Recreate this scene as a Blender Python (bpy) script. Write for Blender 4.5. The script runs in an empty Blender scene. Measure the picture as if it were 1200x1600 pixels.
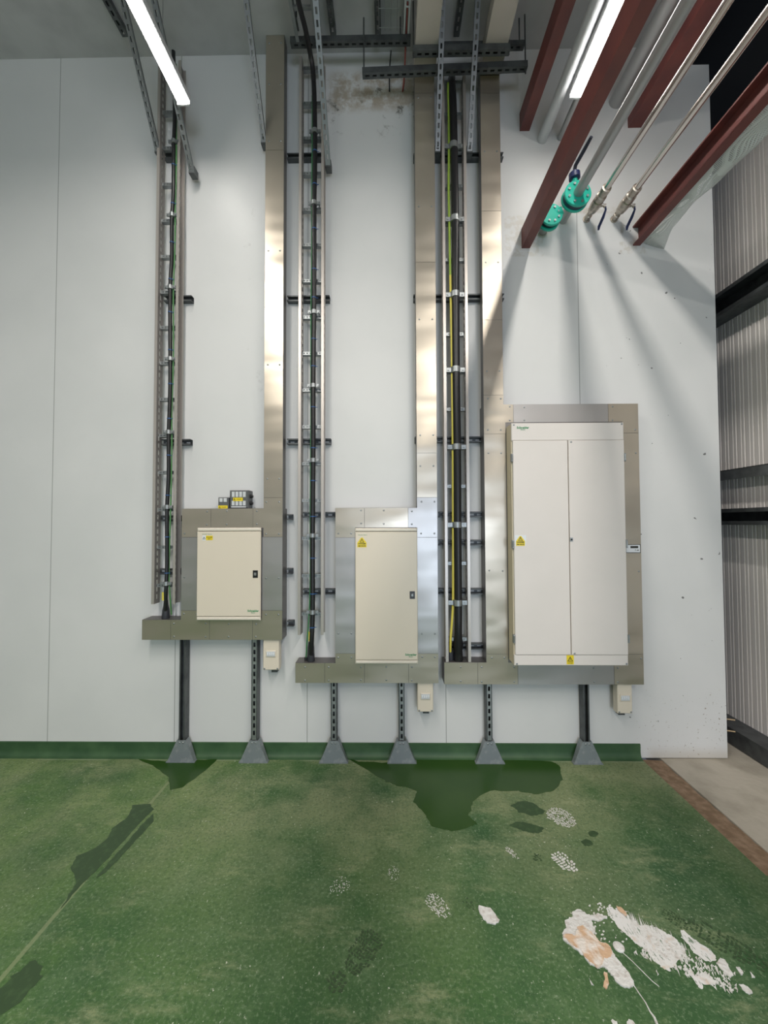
import bpy, math, random
from mathutils import Vector, Matrix
random.seed(7)
C = bpy.context.scene.collection
V = Vector
# ------------------------------------------------------------------ camera
F = 620.0; CAM = V((0, 0, 1.632))
ROT = (Matrix.Rotation(math.radians(0.75), 3, 'Z') @ Matrix.Rotation(math.radians(90+1.6), 3, 'X')
       @ Matrix.Rotation(math.radians(-0.2), 3, 'Z'))
cd = bpy.data.cameras.new('camera'); cam = bpy.data.objects.new('camera', cd); C.objects.link(cam)
cam.matrix_world = Matrix.Translation(CAM) @ ROT.to_4x4()
cd.sensor_fit = 'VERTICAL'; cd.sensor_height = 32.0; cd.lens = 32.0*F/1600.0
cd.clip_start = 0.05; cd.clip_end = 60
bpy.context.scene.camera = cam
def ray(px, py): return ROT @ V(((px-600)/F, -(py-800)/F, -1))
def at(px, py, Y):
    d = ray(px, py); return CAM + d*(Y/d.y)
def fl(px, py):
    d = ray(px, py); p = CAM + d*(-CAM.z/d.z); return (p.x, p.y)
def ax(px, py, Y): return at(px, py, Y).x
def az(px, py, Y): return at(px, py, Y).z
YW = 2.82      # face of the back wall
YF = 2.706     # front of the trunking
YL = 2.712     # front of the cable ladders
# ------------------------------------------------------------------ mesh builder
class MB:
    def __init__(s): s.v = []; s.f = []; s.sm = []
    def add(s, vs, fs, smooth=False):
        n = len(s.v); s.v += [V(a) for a in vs]
        for f in fs: s.f.append([i+n for i in f]); s.sm.append(smooth)
        return s
    def obox(s, o, a, b, c):
        """box from corner o with edge vectors a,b,c"""
        o, a, b, c = V(o), V(a), V(b), V(c)
        vs = [o, o+a, o+a+b, o+b, o+c, o+a+c, o+a+b+c, o+b+c]
        fs = [(0,3,2,1),(4,5,6,7),(0,1,5,4),(1,2,6,5),(2,3,7,6),(3,0,4,7)]
        if a.cross(b).dot(c) < 0: fs = [tuple(reversed(f)) for f in fs]
        return s.add(vs, fs)
    def box(s, x0, x1, y0, y1, z0, z1):
        return s.obox((x0,y0,z0), (x1-x0,0,0), (0,y1-y0,0), (0,0,z1-z0))
    def bbox(s, x0, x1, y0, y1, z0, z1, r=.004):
        """box whose front (low y) edges are chamfered"""
        vs = [(x0,y1,z0),(x1,y1,z0),(x1,y1,z1),(x0,y1,z1),
              (x0,y0+r,z0),(x1,y0+r,z0),(x1,y0+r,z1),(x0,y0+r,z1),
              (x0+r,y0,z0+r),(x1-r,y0,z0+r),(x1-r,y0,z1-r),(x0+r,y0,z1-r)]
        fs = [(3,2,1,0),(0,1,5,4),(1,2,6,5),(2,3,7,6),(3,0,4,7),(4,5,9,8),(5,6,10,9),(6,7,11,10),(7,4,8,11),(8,9,10,11)]
        return s.add(vs, [tuple(f) for f in fs])
    def prism(s, poly, y0, y1):
        """poly of (x,z) extruded along y"""
        n = len(poly)
        vs = [(x,y0,z) for x,z in poly] + [(x,y1,z) for x,z in poly]
        ar = sum(poly[i][0]*poly[(i+1)%n][1]-poly[(i+1)%n][0]*poly[i][1] for i in range(n))
        fs = [list(range(n)), list(range(2*n-1, n-1, -1))] + [(i, i+n, (i+1)%n+n, (i+1)%n) for i in range(n)]
        if ar < 0: fs = [list(reversed(f)) for f in fs]
        return s.add(vs, fs)
    def slab(s, poly, z0, z1):
        """poly of (x,y) extruded along z"""
        n = len(poly)
        vs = [(x,y,z1) for x,y in poly] + [(x,y,z0) for x,y in poly]
        ar = sum(poly[i][0]*poly[(i+1)%n][1]-poly[(i+1)%n][0]*poly[i][1] for i in range(n))
        fs = [list(range(n)), list(range(2*n-1, n-1, -1))] + [(i, i+n, (i+1)%n+n, (i+1)%n) for i in range(n)]
        if ar < 0: fs = [list(reversed(f)) for f in fs]
        return s.add(vs, fs)
    def lathe(s, p, axis, prof, seg=16, smooth=True):
        axis = V(axis).normalized(); p = V(p)
        t = V((0,0,1)) if abs(axis.z) < .9 else V((1,0,0))
        a = axis.cross(t).normalized(); b = axis.cross(a)
        vs = []; fs = []
        for (h, r) in prof:
            for k in range(seg):
                q = 2*math.pi*k/seg
                vs.append(p + axis*h + a*(r*math.cos(q)) + b*(r*math.sin(q)))
        m = len(prof)
        for j in range(m-1):
            for k in range(seg):
                k2 = (k+1) % seg
                fs.append((j*seg+k, j*seg+k2, (j+1)*seg+k2, (j+1)*seg+k))
        s.add(vs, fs, smooth)
        n = len(s.v) - len(vs)
        s.f.append([n+k for k in reversed(range(seg))]); s.sm.append(False)
        s.f.append([n+(m-1)*seg+k for k in range(seg)]); s.sm.append(False)
        return s
    def tube(s, pts, r, seg=12):
        pts = [V(p) for p in pts]; m = len(pts)
        rr = r if isinstance(r, (list, tuple)) else [r]*m
        d = (pts[1]-pts[0]).normalized()
        t = V((0,1,0)) if abs(d.y) < .9 else V((0,0,1))
        a = d.cross(t).normalized()
        vs = []; fs = []
        for i, p in enumerate(pts):
            if i == 0: d = pts[1]-pts[0]
            elif i == m-1: d = pts[-1]-pts[-2]
            else: d = (pts[i+1]-pts[i]).normalized() + (pts[i]-pts[i-1]).normalized()
            d = d.normalized(); a = (a - d*a.dot(d)).normalized(); b = d.cross(a)
            for k in range(seg):
                q = 2*math.pi*k/seg
                vs.append(p + a*(rr[i]*math.cos(q)) + b*(rr[i]*math.sin(q)))
        for j in range(m-1):
            for k in range(seg):
                k2 = (k+1) % seg
                fs.append((j*seg+k, j*seg+k2, (j+1)*seg+k2, (j+1)*seg+k))
        s.add(vs, fs, True); n = len(s.v)-len(vs)
        s.f.append([n+k for k in reversed(range(seg))]); s.sm.append(False)
        s.f.append([n+(m-1)*seg+k for k in range(seg)]); s.sm.append(False)
        return s
    def slotted(s, o, u, v, n, L, W, T, pitch=.05, sl=.028, sw=.013):
        """plate from corner o: length L along u, width W along v, thickness T along n, a row of slots cut through it"""
        e = (W-sw)/2
        s.obox(o, u*L, v*e, n*T); s.obox(o+v*(W-e), u*L, v*e, n*T)
        k = int(L/pitch); st = (L-k*pitch)/2; x = 0
        for i in range(k+1):
            a = x; b = min(L, st+i*pitch+(pitch-sl)/2) if i < k else L
            if b > a: s.obox(o+v*e+u*a, u*(b-a), v*sw, n*T)
            x = b+sl
        return s
    def strut(s, p0, p1, n, w=.041, d=.041, slots=True, t=.0025):
        """slotted channel: slotted back on the line p0-p1, open towards n"""
        p0, p1, n = V(p0), V(p1), V(n); u = p1-p0; L = u.length; u.normalize()
        n = (n-u*n.dot(u)).normalized(); v = u.cross(n)
        o = p0 - v*w/2
        if slots: s.slotted(o, u, v, n, L, w, t)
        else: s.obox(o, u*L, v*w, n*t)
        s.obox(o+n*t, u*L, v*t, n*(d-t)); s.obox(o+v*(w-t)+n*t, u*L, v*t, n*(d-t))
        s.obox(o+v*t+n*(d-t), u*L, v*.007, n*t); s.obox(o+v*(w-t-.007)+n*(d-t), u*L, v*.007, n*t)
        return s
ORG = {}
def obj(name, mb, m, parent=None, org=None, **kw):
    if parent is not None: o0 = ORG[parent]
    else:
        if org is None:
            xs = [p.x for p in mb.v]; ys = [p.y for p in mb.v]; zs = [p.z for p in mb.v]
            org = V(((min(xs)+max(xs))/2, (min(ys)+max(ys))/2, min(zs)))
        o0 = V(org)
    me = bpy.data.meshes.new(name)
    me.from_pydata([tuple(p-o0) for p in mb.v], [], [list(f) for f in mb.f])
    me.polygons.foreach_set('use_smooth', mb.sm); me.update()
    if any(mb.sm): me.set_sharp_from_angle(angle=math.radians(38))
    me.materials.append(m)
    o = bpy.data.objects.new(name, me); C.objects.link(o)
    if parent is not None: o.parent = parent
    else: o.location = o0
    ORG[o] = o0
    for k, v in kw.items(): o[k] = v
    return o
def inst(name, me, loc, parent, **kw):
    o = bpy.data.objects.new(name, me); C.objects.link(o)
    if parent is not None: o.parent = parent; o.location = V(loc)-ORG[parent]
    else: o.location = V(loc)
    ORG[o] = V(loc)
    for k, v in kw.items(): o[k] = v
    return o
def thing(name, label, cat, loc, group=None):
    o = bpy.data.objects.new(name, None); C.objects.link(o); o.location = V(loc); o.empty_display_size = .1
    ORG[o] = V(loc); return tag(o, label, cat, group)
def tag(o, label, cat, group=None):
    o['label'] = label; o['category'] = cat
    if group: o['group'] = group
    return o
def struct(name, mb, m, parent=None):
    o = obj(name, mb, m, parent, org=(0,0,0) if parent is None else None)
    if parent is None: o['kind'] = 'structure'
    return o
def text_mesh(name, txt, size, m, loc, parent, bold=0.0, depth=.0006, align='CENTER'):
    cu = bpy.data.curves.new(name, 'FONT'); cu.body = txt; cu.size = size; cu.extrude = depth/2; cu.align_x = align; cu.align_y = 'CENTER'
    cu.offset = bold; cu.resolution_u = 2
    t = bpy.data.objects.new(name, cu); C.objects.link(t)
    dg = bpy.context.evaluated_depsgraph_get(); dg.update()
    me = bpy.data.meshes.new_from_object(t.evaluated_get(dg))
    bpy.data.objects.remove(t)
    me.transform(Matrix.Rotation(math.pi/2, 4, 'X'))
    me.materials.clear(); me.materials.append(m)
    return inst(name, me, loc, parent)
# ------------------------------------------------------------------ materials
def mat(name, col, rough=.5, metal=0., noise=None, bump=None, **kw):
    m = bpy.data.materials.new(name); m.use_nodes = True; nt = m.node_tree
    b = nt.nodes['Principled BSDF']
    b.inputs['Base Color'].default_value = (*col, 1); b.inputs['Roughness'].default_value = rough; b.inputs['Metallic'].default_value = metal
    for k, v in kw.items(): b.inputs[k].default_value = v
    if noise:   # (scale, colour2, contrast lo, hi)
        sc, c2, lo, hi = noise
        tc = nt.nodes.new('ShaderNodeTexCoord'); n = nt.nodes.new('ShaderNodeTexNoise'); n.inputs['Scale'].default_value = sc; n.inputs['Detail'].default_value = 5
        r = nt.nodes.new('ShaderNodeMapRange'); r.inputs['From Min'].default_value = lo; r.inputs['From Max'].default_value = hi
        x = nt.nodes.new('ShaderNodeMix'); x.data_type = 'RGBA'; x.inputs['A'].default_value = (*col, 1); x.inputs['B'].default_value = (*c2, 1)
        nt.links.new(tc.outputs['Object'], n.inputs['Vector']); nt.links.new(n.outputs['Fac'], r.inputs['Value'])
        nt.links.new(r.outputs['Result'], x.inputs['Factor']); nt.links.new(x.outputs['Result'], b.inputs['Base Color'])
    if bump:
        sc, st = bump
        tc = nt.nodes.new('ShaderNodeTexCoord'); n = nt.nodes.new('ShaderNodeTexNoise'); n.inputs['Scale'].default_value = sc; n.inputs['Detail'].default_value = 3
        bp = nt.nodes.new('ShaderNodeBump'); bp.inputs['Strength'].default_value = st; bp.inputs['Distance'].default_value = .01
        nt.links.new(tc.outputs['Object'], n.inputs['Vector']); nt.links.new(n.outputs['Fac'], bp.inputs['Height']); nt.links.new(bp.outputs['Normal'], b.inputs['Normal'])
    return m
class N:   # small node helper
    def __init__(s, nt): s.nt = nt
    def math(s, op, a, b=None, clamp=False):
        n = s.nt.nodes.new('ShaderNodeMath'); n.operation = op; n.use_clamp = clamp
        for i, q in enumerate((a, b)):
            if q is None: continue
            if isinstance(q, (int, float)): n.inputs[i].default_value = q
            else: s.nt.links.new(q, n.inputs[i])
        return n.outputs[0]
    def rng(s, v, a, b, c=0., d=1., smooth=True):
        n = s.nt.nodes.new('ShaderNodeMapRange'); n.interpolation_type = 'SMOOTHSTEP' if smooth else 'LINEAR'
        for k, q in zip(('From Min','From Max','To Min','To Max'), (a,b,c,d)): n.inputs[k].default_value = q
        s.nt.links.new(v, n.inputs['Value']); return n.outputs['Result']
    def noise(s, vec, sc, det=4, rough=.5):
        n = s.nt.nodes.new('ShaderNodeTexNoise'); n.inputs['Scale'].default_value = sc; n.inputs['Detail'].default_value = det; n.inputs['Roughness'].default_value = rough
        s.nt.links.new(vec, n.inputs['Vector']); return n.outputs['Fac']
    def mix(s, f, a, b):
        n = s.nt.nodes.new('ShaderNodeMix'); n.data_type = 'RGBA'
        for k, q in (('Factor', f), ('A', a), ('B', b)):
            if isinstance(q, tuple): n.inputs[k].default_value = (*q, 1)
            elif isinstance(q, (int, float)): n.inputs[k].default_value = q
            else: s.nt.links.new(q, n.inputs[k])
        return n.outputs['Result']
    def box(s, x, z, x0, x1, z0, z1, e=.03):
        a = s.math('MULTIPLY', s.rng(x, x0-e, x0+e), s.rng(x, x1+e, x1-e))
        b = s.math('MULTIPLY', s.rng(z, z0-e, z0+e), s.rng(z, z1+e, z1-e))
        return s.math('MULTIPLY', a, b)
def base(name):
    m = bpy.data.materials.new(name); m.use_nodes = True; nt = m.node_tree; b = nt.nodes['Principled BSDF']
    tc = nt.nodes.new('ShaderNodeTexCoord'); sp = nt.nodes.new('ShaderNodeSeparateXYZ'); nt.links.new(tc.outputs['Object'], sp.inputs[0])
    return m, nt, b, N(nt), tc.outputs['Object'], sp.outputs
def wall_material():
    m, nt, b, n, vec, xyz = base('white_wall_panel'); X, Y, Z = xyz
    col = n.mix(n.rng(n.noise(vec, 1.3, 6), .35, .7), (.71,.71,.71), (.66,.665,.665))
    # panel joints
    for xj in JOINTS:
        d = n.math('ABSOLUTE', n.math('SUBTRACT', X, xj)); col = n.mix(n.rng(d, .0035, .0015, 0, .75), col, (.20,.21,.20))
    # foam and filler left round the cable entries at the top of the wall
    mk = n.box(X, Z, -.42, .20, 4.66, 4.93, .05); nz = n.noise(vec, 14, 8, .65)
    col = n.mix(n.math('MULTIPLY', mk, n.rng(nz, .35, .6)), col, (.44,.38,.31))
    mk2 = n.box(X, Z, -.46, .25, 4.5, 4.98, .12)
    col = n.mix(n.math('MULTIPLY', mk2, n.rng(n.noise(vec, 9, 8, .7), .56, .66)), col, (.16,.15,.13))
    # filler squares around the steel entries
    for (x0, x1, z0, z1) in ((.84,1.12,3.55,3.85),(1.66,1.86,3.56,3.66),(1.3,1.66,3.86,3.90)):
        mk = n.box(X, Z, x0, x1, z0, z1, .008); col = n.mix(n.math('MULTIPLY', mk, n.rng(n.noise(vec, 30, 5), .42, .62, 0, .6)), col, (.55,.52,.47))
    # mud splashes near the floor at the right
    mk = n.math('MULTIPLY', n.box(X, Z, 1.75, 2.45, -.1, .42, .12), n.rng(n.noise(vec, 3, 2), .4, .6, .3, 1))
    dots = n.math('MULTIPLY', mk, n.rng(n.noise(vec, 55, 2, .6), .655, .69))
    col = n.mix(dots, col, (.22,.17,.11))
    col = n.mix(n.math('MULTIPLY', n.rng(Z, .10, .0, 0, .55), n.box(X, Z, 1.8, 2.5, -.2, .3, .04)), col, (.50,.44,.36))
    dots = n.math('MULTIPLY', n.rng(n.noise(vec, 24, 1, .4), .775, .79), n.box(X, Z, 1.6, 2.5, .2, 4, .1)); col = n.mix(dots, col, (.2,.2,.2))
    col = n.mix(n.math('MULTIPLY', n.rng(n.noise(vec, 7, 6, .6), .63, .72, 0, .5), n.box(X, Z, -1.1, -.7, 2.6, 4.1, .2)), col, (.42,.42,.41))
    nt.links.new(col, b.inputs['Base Color']); b.inputs['Roughness'].default_value = .42
    bp = nt.nodes.new('ShaderNodeBump'); bp.inputs['Strength'].default_value = .05; bp.inputs['Distance'].default_value = .02
    nt.links.new(n.noise(vec, 3, 2), bp.inputs['Height']); nt.links.new(bp.outputs['Normal'], b.inputs['Normal'])
    return m
def floor_material():
    m, nt, b, n, vec, xyz = base('green_resin_floor'); X, Y, Z = xyz
    big = n.noise(vec, .9, 6, .6); mid = n.noise(vec, 4.5, 8, .65); fine = n.noise(vec, 160, 3, .7)
    col = n.mix(n.rng(big, .32, .68), (.030,.088,.034), (.066,.140,.044))
    sw = nt.nodes.new('ShaderNodeMapping'); sw.inputs['Rotation'].default_value = (0,0,.5); sw.inputs['Scale'].default_value = (1,2.6,1); nt.links.new(vec, sw.inputs['Vector'])
    swn = n.noise(sw.outputs['Vector'], 2.6, 11, .78)
    col = n.mix(n.rng(mid, .42, .80, 0, .5), col, (.15,.23,.12))
    col = n.mix(n.rng(swn, .50, .74, 0, .8), col, (.30,.33,.19))
    du = n.math('MULTIPLY', n.rng(Y, 1.2, 2.7), n.rng(n.noise(vec, 1.7, 8, .65), .34, .62)); col = n.mix(n.math('MULTIPLY', du, .62), col, (.33,.35,.20))
    du = n.math('MULTIPLY', n.rng(X, -.2, -1.6), n.rng(n.noise(vec, 2.1, 8, .65), .33, .65)); col = n.mix(n.math('MULTIPLY', du, .42), col, (.14,.25,.06))
    col = n.mix(n.rng(n.noise(vec, 75, 4, .75), .50, .68, 0, .5), col, (.27,.35,.22))
    col = n.mix(n.rng(n.noise(vec, 60, 4, .75), .52, .36, 0, .45), col, (.030,.075,.030))
    # bits of white dust
    col = n.mix(n.math('MULTIPLY', n.rng(n.noise(vec, 55, 4, .7), .64, .68), n.rng(n.noise(vec, 2.6, 4), .42, .58)), col, (.55,.57,.48))
    # the joint in the floor and the foot of the cove
    d = n.math('ABSOLUTE', n.math('ADD', X, 1.402)); col = n.mix(n.rng(d, .012, .007, 0, .55), col, (.26,.30,.17))
    d = n.math('ABSOLUTE', n.math('SUBTRACT', Y, 2.772)); col = n.mix(n.math('MULTIPLY', n.rng(d, .012, .004, 0, .5), n.rng(n.noise(vec, 3, 3), .35, .55)), col, (.30,.36,.24))
    nt.links.new(col, b.inputs['Base Color'])
    nt.links.new(n.rng(mid, .3, .7, .55, .75), b.inputs['Roughness'])
    b.inputs['Specular IOR Level'].default_value = .2
    bp = nt.nodes.new('ShaderNodeBump'); bp.inputs['Strength'].default_value = .25; bp.inputs['Distance'].default_value = .004
    nt.links.new(fine, bp.inputs['Height']); nt.links.new(bp.outputs['Normal'], b.inputs['Normal'])
    return m
def steel_material(name, c1, c2, rough, wav=.25, grain='Z', an=.75):
    m, nt, b, n, vec, xyz = base(name)
    mp = nt.nodes.new('ShaderNodeMapping'); mp.inputs['Scale'].default_value = (140,140,2.5) if grain == 'Z' else (2.5,140,140)
    nt.links.new(vec, mp.inputs['Vector']); gr = n.noise(mp.outputs['Vector'], 1, 2)
    sc = n.noise(vec, 4, 1.5, .5)
    col = n.mix(n.rng(sc, .4, .75, 0, 1), c1, c2); nt.links.new(col, b.inputs['Base Color'])
    b.inputs['Metallic'].default_value = .8
    nt.links.new(n.rng(sc, .4, .7, rough-.02, rough+.05), b.inputs['Roughness'])
    bp = nt.nodes.new('ShaderNodeBump'); bp.inputs['Strength'].default_value = wav; bp.inputs['Distance'].default_value = .02
    mw = nt.nodes.new('ShaderNodeMapping'); mw.inputs['Scale'].default_value = (1.2, 1, 3.4); nt.links.new(vec, mw.inputs['Vector'])
    nt.links.new(n.noise(mw.outputs['Vector'], 1.6, 1.0), bp.inputs['Height']); nt.links.new(bp.outputs['Normal'], b.inputs['Normal'])
    return m
JOINTS = [ax(83, 700, YW), ax(273, 1080, YW), ax(480, 1110, YW), ax(697, 1110, YW), ax(904, 500, YW)]
M = {}
M['wall'] = wall_material(); M['floor'] = floor_material()
M['steel'] = steel_material('brushed_stainless_steel', (.53,.475,.40), (.48,.43,.36), .32, .7, an=0)
M['steelb'] = steel_material('dull_stainless_steel', (.47,.455,.45), (.41,.395,.39), .38, .5, an=0)
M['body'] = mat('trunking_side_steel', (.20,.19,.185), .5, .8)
M['galv'] = mat('galvanised_steel', (.42,.44,.45), .45, .85, noise=(20, (.30,.32,.33), .35, .7))
M['galvd'] = mat('dark_galvanised_channel', (.13,.14,.145), .5, .6, noise=(15, (.08,.085,.09), .4, .7))
M['rail'] = mat('ladder_rail_steel', (.52,.48,.45), .38, .6)
M['railweb'] = mat('shade_toned_web', (.27,.25,.24), .5, .4)  # same steel as the rails, with the shade on the web put into its colour
M['galvm'] = mat('weathered_zinc_channel', (.24,.25,.26), .45, .7)
M['foot'] = mat('painted_foot_steel', (.22,.25,.265), .5, .3, noise=(25, (.32,.34,.35), .5, .75))
M['cream'] = mat('cream_powder_coat', (.73,.655,.545), .38, 0, bump=(300, .03))
M['creamlip'] = mat('cream_edge_strip', (.76,.70,.61), .35)
M['white'] = mat('cabinet_white_coat', (.75,.70,.67), .42, 0, noise=(4, (.72,.675,.645), .4, .8))
M['shadeside'] = mat('cabinet_shaded_side', (.64,.57,.42), .45)  # side turned from the daylight: its yellowish shade is put into the colour
M['black'] = mat('black_rubber', (.012,.012,.014), .38)
M['blackp'] = mat('black_plastic', (.015,.015,.017), .3)
M['boot'] = mat('heat_shrink_boot', (.03,.032,.04), .5)
M['yg'] = mat('yellow_green_sheath', (.30,.44,.06), .45)
M['dg'] = mat('earth_green_sheath', (.09,.26,.09), .45)
M['green'] = mat('green_sheath', (.05,.20,.08), .45)
M['yellow'] = mat('yellow_sheath', (.70,.60,.10), .45)
M['blue'] = mat('blue_cable_tie', (.03,.10,.28), .5)
M['sticker'] = mat('yellow_sticker', (.80,.62,.03), .4)
M['ink'] = mat('black_ink', (.015,.015,.012), .5)
M['logo'] = mat('green_logo_ink', (.02,.25,.09), .5)
M['paper'] = mat('white_sticker', (.75,.78,.82), .4)
M['greybox'] = mat('grey_abs_plastic', (.11,.115,.12), .45)
M['window'] = mat('pale_window_plastic', (.62,.64,.66), .25)
M['clear'] = mat('clear_cover', (.8,.85,.88), .1, 0, **{'Transmission Weight': .5})
M['red'] = mat('red_oxide_paint', (.19,.050,.042), .5, 0, noise=(6, (.13,.038,.038), .35, .7))
M['pipe'] = mat('stainless_pipe', (.66,.60,.56), .25, 1)
M['pipeg'] = mat('grey_plastic_pipe', (.42,.42,.43), .35, .35)
M['nickel'] = mat('nickel_valve_body', (.50,.45,.39), .35, .9, noise=(40, (.34,.30,.26), .4, .7))
M['teal'] = mat('teal_valve_paint', (.02,.48,.36), .35)
M['tealdark'] = mat('dark_rubber_seat', (.02,.05,.09), .5)
M['navy'] = mat('navy_handle_plastic', (.02,.03,.10), .4)
M['clad'] = mat('cladding_liner', (.74,.70,.68), .45)
M['dark'] = mat('dark_roof_lining', (.035,.037,.042), .8)
M['ceil'] = mat('ceiling_panel', (.50,.50,.51), .5, noise=(5, (.42,.42,.43), .4, .7))
M['conc'] = mat('bare_concrete', (.44,.40,.34), .8, noise=(4, (.30,.27,.22), .46, .70), bump=(30, .3))
M['soil'] = mat('brown_dirt', (.20,.13,.08), .95, noise=(25, (.32,.22,.15), .4, .7), bump=(60, .8))
M['cove'] = mat('green_cove_resin', (.030,.080,.032), .55, noise=(8, (.055,.12,.05), .4, .75))
M['puddle'] = mat('standing_water_on_green', (.022,.064,.009), .25, 0, noise=(3, (.030,.074,.012), .4, .7), **{'Specular IOR Level': .3})
M['damp'] = mat('damp_green', (.030,.065,.022), .5, noise=(30, (.05,.10,.035), .5, .75))
M['plaster'] = mat('spilt_white_plaster', (.68,.67,.66), .75, noise=(45, (.50,.45,.42), .5, .72), bump=(80, .7))
M['peach'] = mat('spilt_peach_plaster', (.60,.40,.26), .8, noise=(22, (.72,.66,.61), .44, .60), bump=(45, 1))
def streak_mat():
    m, nt, b, n, vec, xyz = base('streaked_white_plaster')
    b.inputs['Roughness'].default_value = .8
    mp = nt.nodes.new('ShaderNodeMapping'); mp.inputs['Rotation'].default_value = (0,0,math.radians(28)); mp.inputs['Scale'].default_value = (150, 26, 1); nt.links.new(vec, mp.inputs['Vector'])
    z = n.noise(mp.outputs['Vector'], 1, 3, .6); lo = n.noise(vec, 22, 4)
    wh = n.mix(n.rng(lo, .55, .72), (.70,.69,.69), (.60,.50,.42))
    f = n.rng(n.math('ADD', n.math('MULTIPLY', z, .7), n.math('MULTIPLY', lo, .5)), .535, .505)
    nt.links.new(n.mix(n.math('MULTIPLY', f, .85), wh, (.09,.16,.09)), b.inputs['Base Color'])
    return m
M['streak'] = streak_mat()
M['wire'] = mat('zinc_wire', (.35,.35,.36), .4, .8)
M['redcab'] = mat('red_fire_cable', (.30,.07,.06), .5)
M['ductp'] = mat('beige_duct_underside', (.56,.51,.46), .42, .3)
def led_mat():
    m = bpy.data.materials.new('lit_led_diffuser'); m.use_nodes = True; b = m.node_tree.nodes['Principled BSDF']
    b.inputs['Base Color'].default_value = (.9,.9,.9,1); b.inputs['Emission Color'].default_value = (1,.955,.885,1); b.inputs['Emission Strength'].default_value = 31
    return m
M['led'] = led_mat()
M['ledbody'] = mat('batten_housing_grey', (.55,.56,.58), .4)
def net_mat():
    m, nt, b, n, vec, xyz = base('white_scrim_mesh'); X, Y, Z = xyz
    b.inputs['Base Color'].default_value = (.72,.75,.74,1); b.inputs['Roughness'].default_value = .4
    g1 = n.math('GREATER_THAN', n.math('FRACT', n.math('MULTIPLY', Y, 130)), .68)
    g2 = n.math('GREATER_THAN', n.math('FRACT', n.math('MULTIPLY', n.math('ADD', X, Z), 130)), .68)
    a = n.math('MAXIMUM', g1, g2); tape = n.math('GREATER_THAN', n.noise(vec, 6, 1), .66)
    nt.links.new(n.rng(n.math('MAXIMUM', a, tape), 0, 1, .10, .9, False), b.inputs['Alpha'])
    return m
M['net'] = net_mat()
# ------------------------------------------------------------------ the setting
XE = 2.405   # right end of the wall
def xe_fit():
    return (ax(1107, 200, YW) + ax(1140, 1170, YW))/2
XE = xe_fit(); XG = ax(1000, 1175, YW)
ZC = az(430, 55, YF); ZT = az(1095, 101, YW)
struct('wall_back', MB().box(-5, 2.05, YW, YW+.12, 0, ZC).box(2.05, XE, YW, YW+.12, 0, ZT), M['wall'])
fm = MB().slab([(-5,-6),(2.72,-6),(2.72,1.90),(XG,1.90),(XG,2.82),(-5,2.82)], -.1, 0)
struct('floor', fm, M['floor'])
cv = MB()      # coved green skirting along the foot of the wall
prof = [(YW,.0),(YW-.042,.0),(YW-.028,.003),(YW-.017,.010),(YW-.010,.022),(YW-.007,.040),(YW-.007,.094),(YW,.097)]
n = len(prof); vs = [(-5,y,z) for y,z in prof]+[(XG,y,z) for y,z in prof]
cv.add(vs, [(i,i+1,i+1+n,i+n) for i in range(n-1)], True); cv.add(vs[:n], [tuple(range(n))]); cv.add(vs[n:], [tuple(reversed(range(n)))])
struct('baseboard_back', cv, M['cove'])
struct('floor_concrete', MB().slab([(XG+.135,1.9),(2.9,1.9),(2.9,5),(XG+.15,5)], -.1, -.004), M['conc'])
sm = MB(); xs = [XG, XG+.03, XG+.07, XG+.11]
for i in range(30):
    y0 = 1.9+i*.0313; y1 = y0+.0313
sm.slab([(XG,1.9),(XG+.15,1.9)]+[(XG+.14+random.uniform(-.012,.012), 1.9+k*.05) for k in range(1,19)]+[(XG,YW)], -.1, -.010)
struct('trim_1', sm, M['soil'])
struct('ceiling', MB().box(-5, 2.05, -6, YW+.12, ZC, ZC+.1), M['ceil'])
# cladding on the right: a ribbed liner sheet
cl = MB(); Xc = 2.66; y = -6; pts = []
while y < 5.2:
    pts += [(Xc, y), (Xc, y+.030), (Xc+.006, y+.034), (Xc+.006, y+.040), (Xc, y+.044), (Xc, y+.060), (Xc+.004, y+.063), (Xc+.004, y+.068)]; y += .071
vs = [(x,y,.10) for x,y in pts]+[(x,y,4.72) for x,y in pts]; n = len(pts)
cl.add(vs, [(i,i+n,i+1+n,i+1) for i in range(n-1)]); struct('wall_right', cl, M['clad'])
struct('wall_right_upper', MB().box(2.70,2.8,-6,5.2,4.70,6.2), M['dark'])
struct('wall_far', MB().box(-5,2.8,5.2,5.3,0,6.2), M['dark'])
struct('ceiling_roof', MB().box(2.05,2.8,-6,5.3,6.1,6.2), M['dark'])
struct('wall_left', MB().box(-5.1,-5,-6,YW+.12,0,ZC), mat('side_wall_panel', (.6,.61,.61), .5))
struct('wall_front', MB().box(-5,-.2,-6.1,-6,0,ZC).box(-.2,2.7,-6.1,-6,3.6,ZC), mat('rear_wall_panel', (.5,.51,.52), .5))
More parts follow.
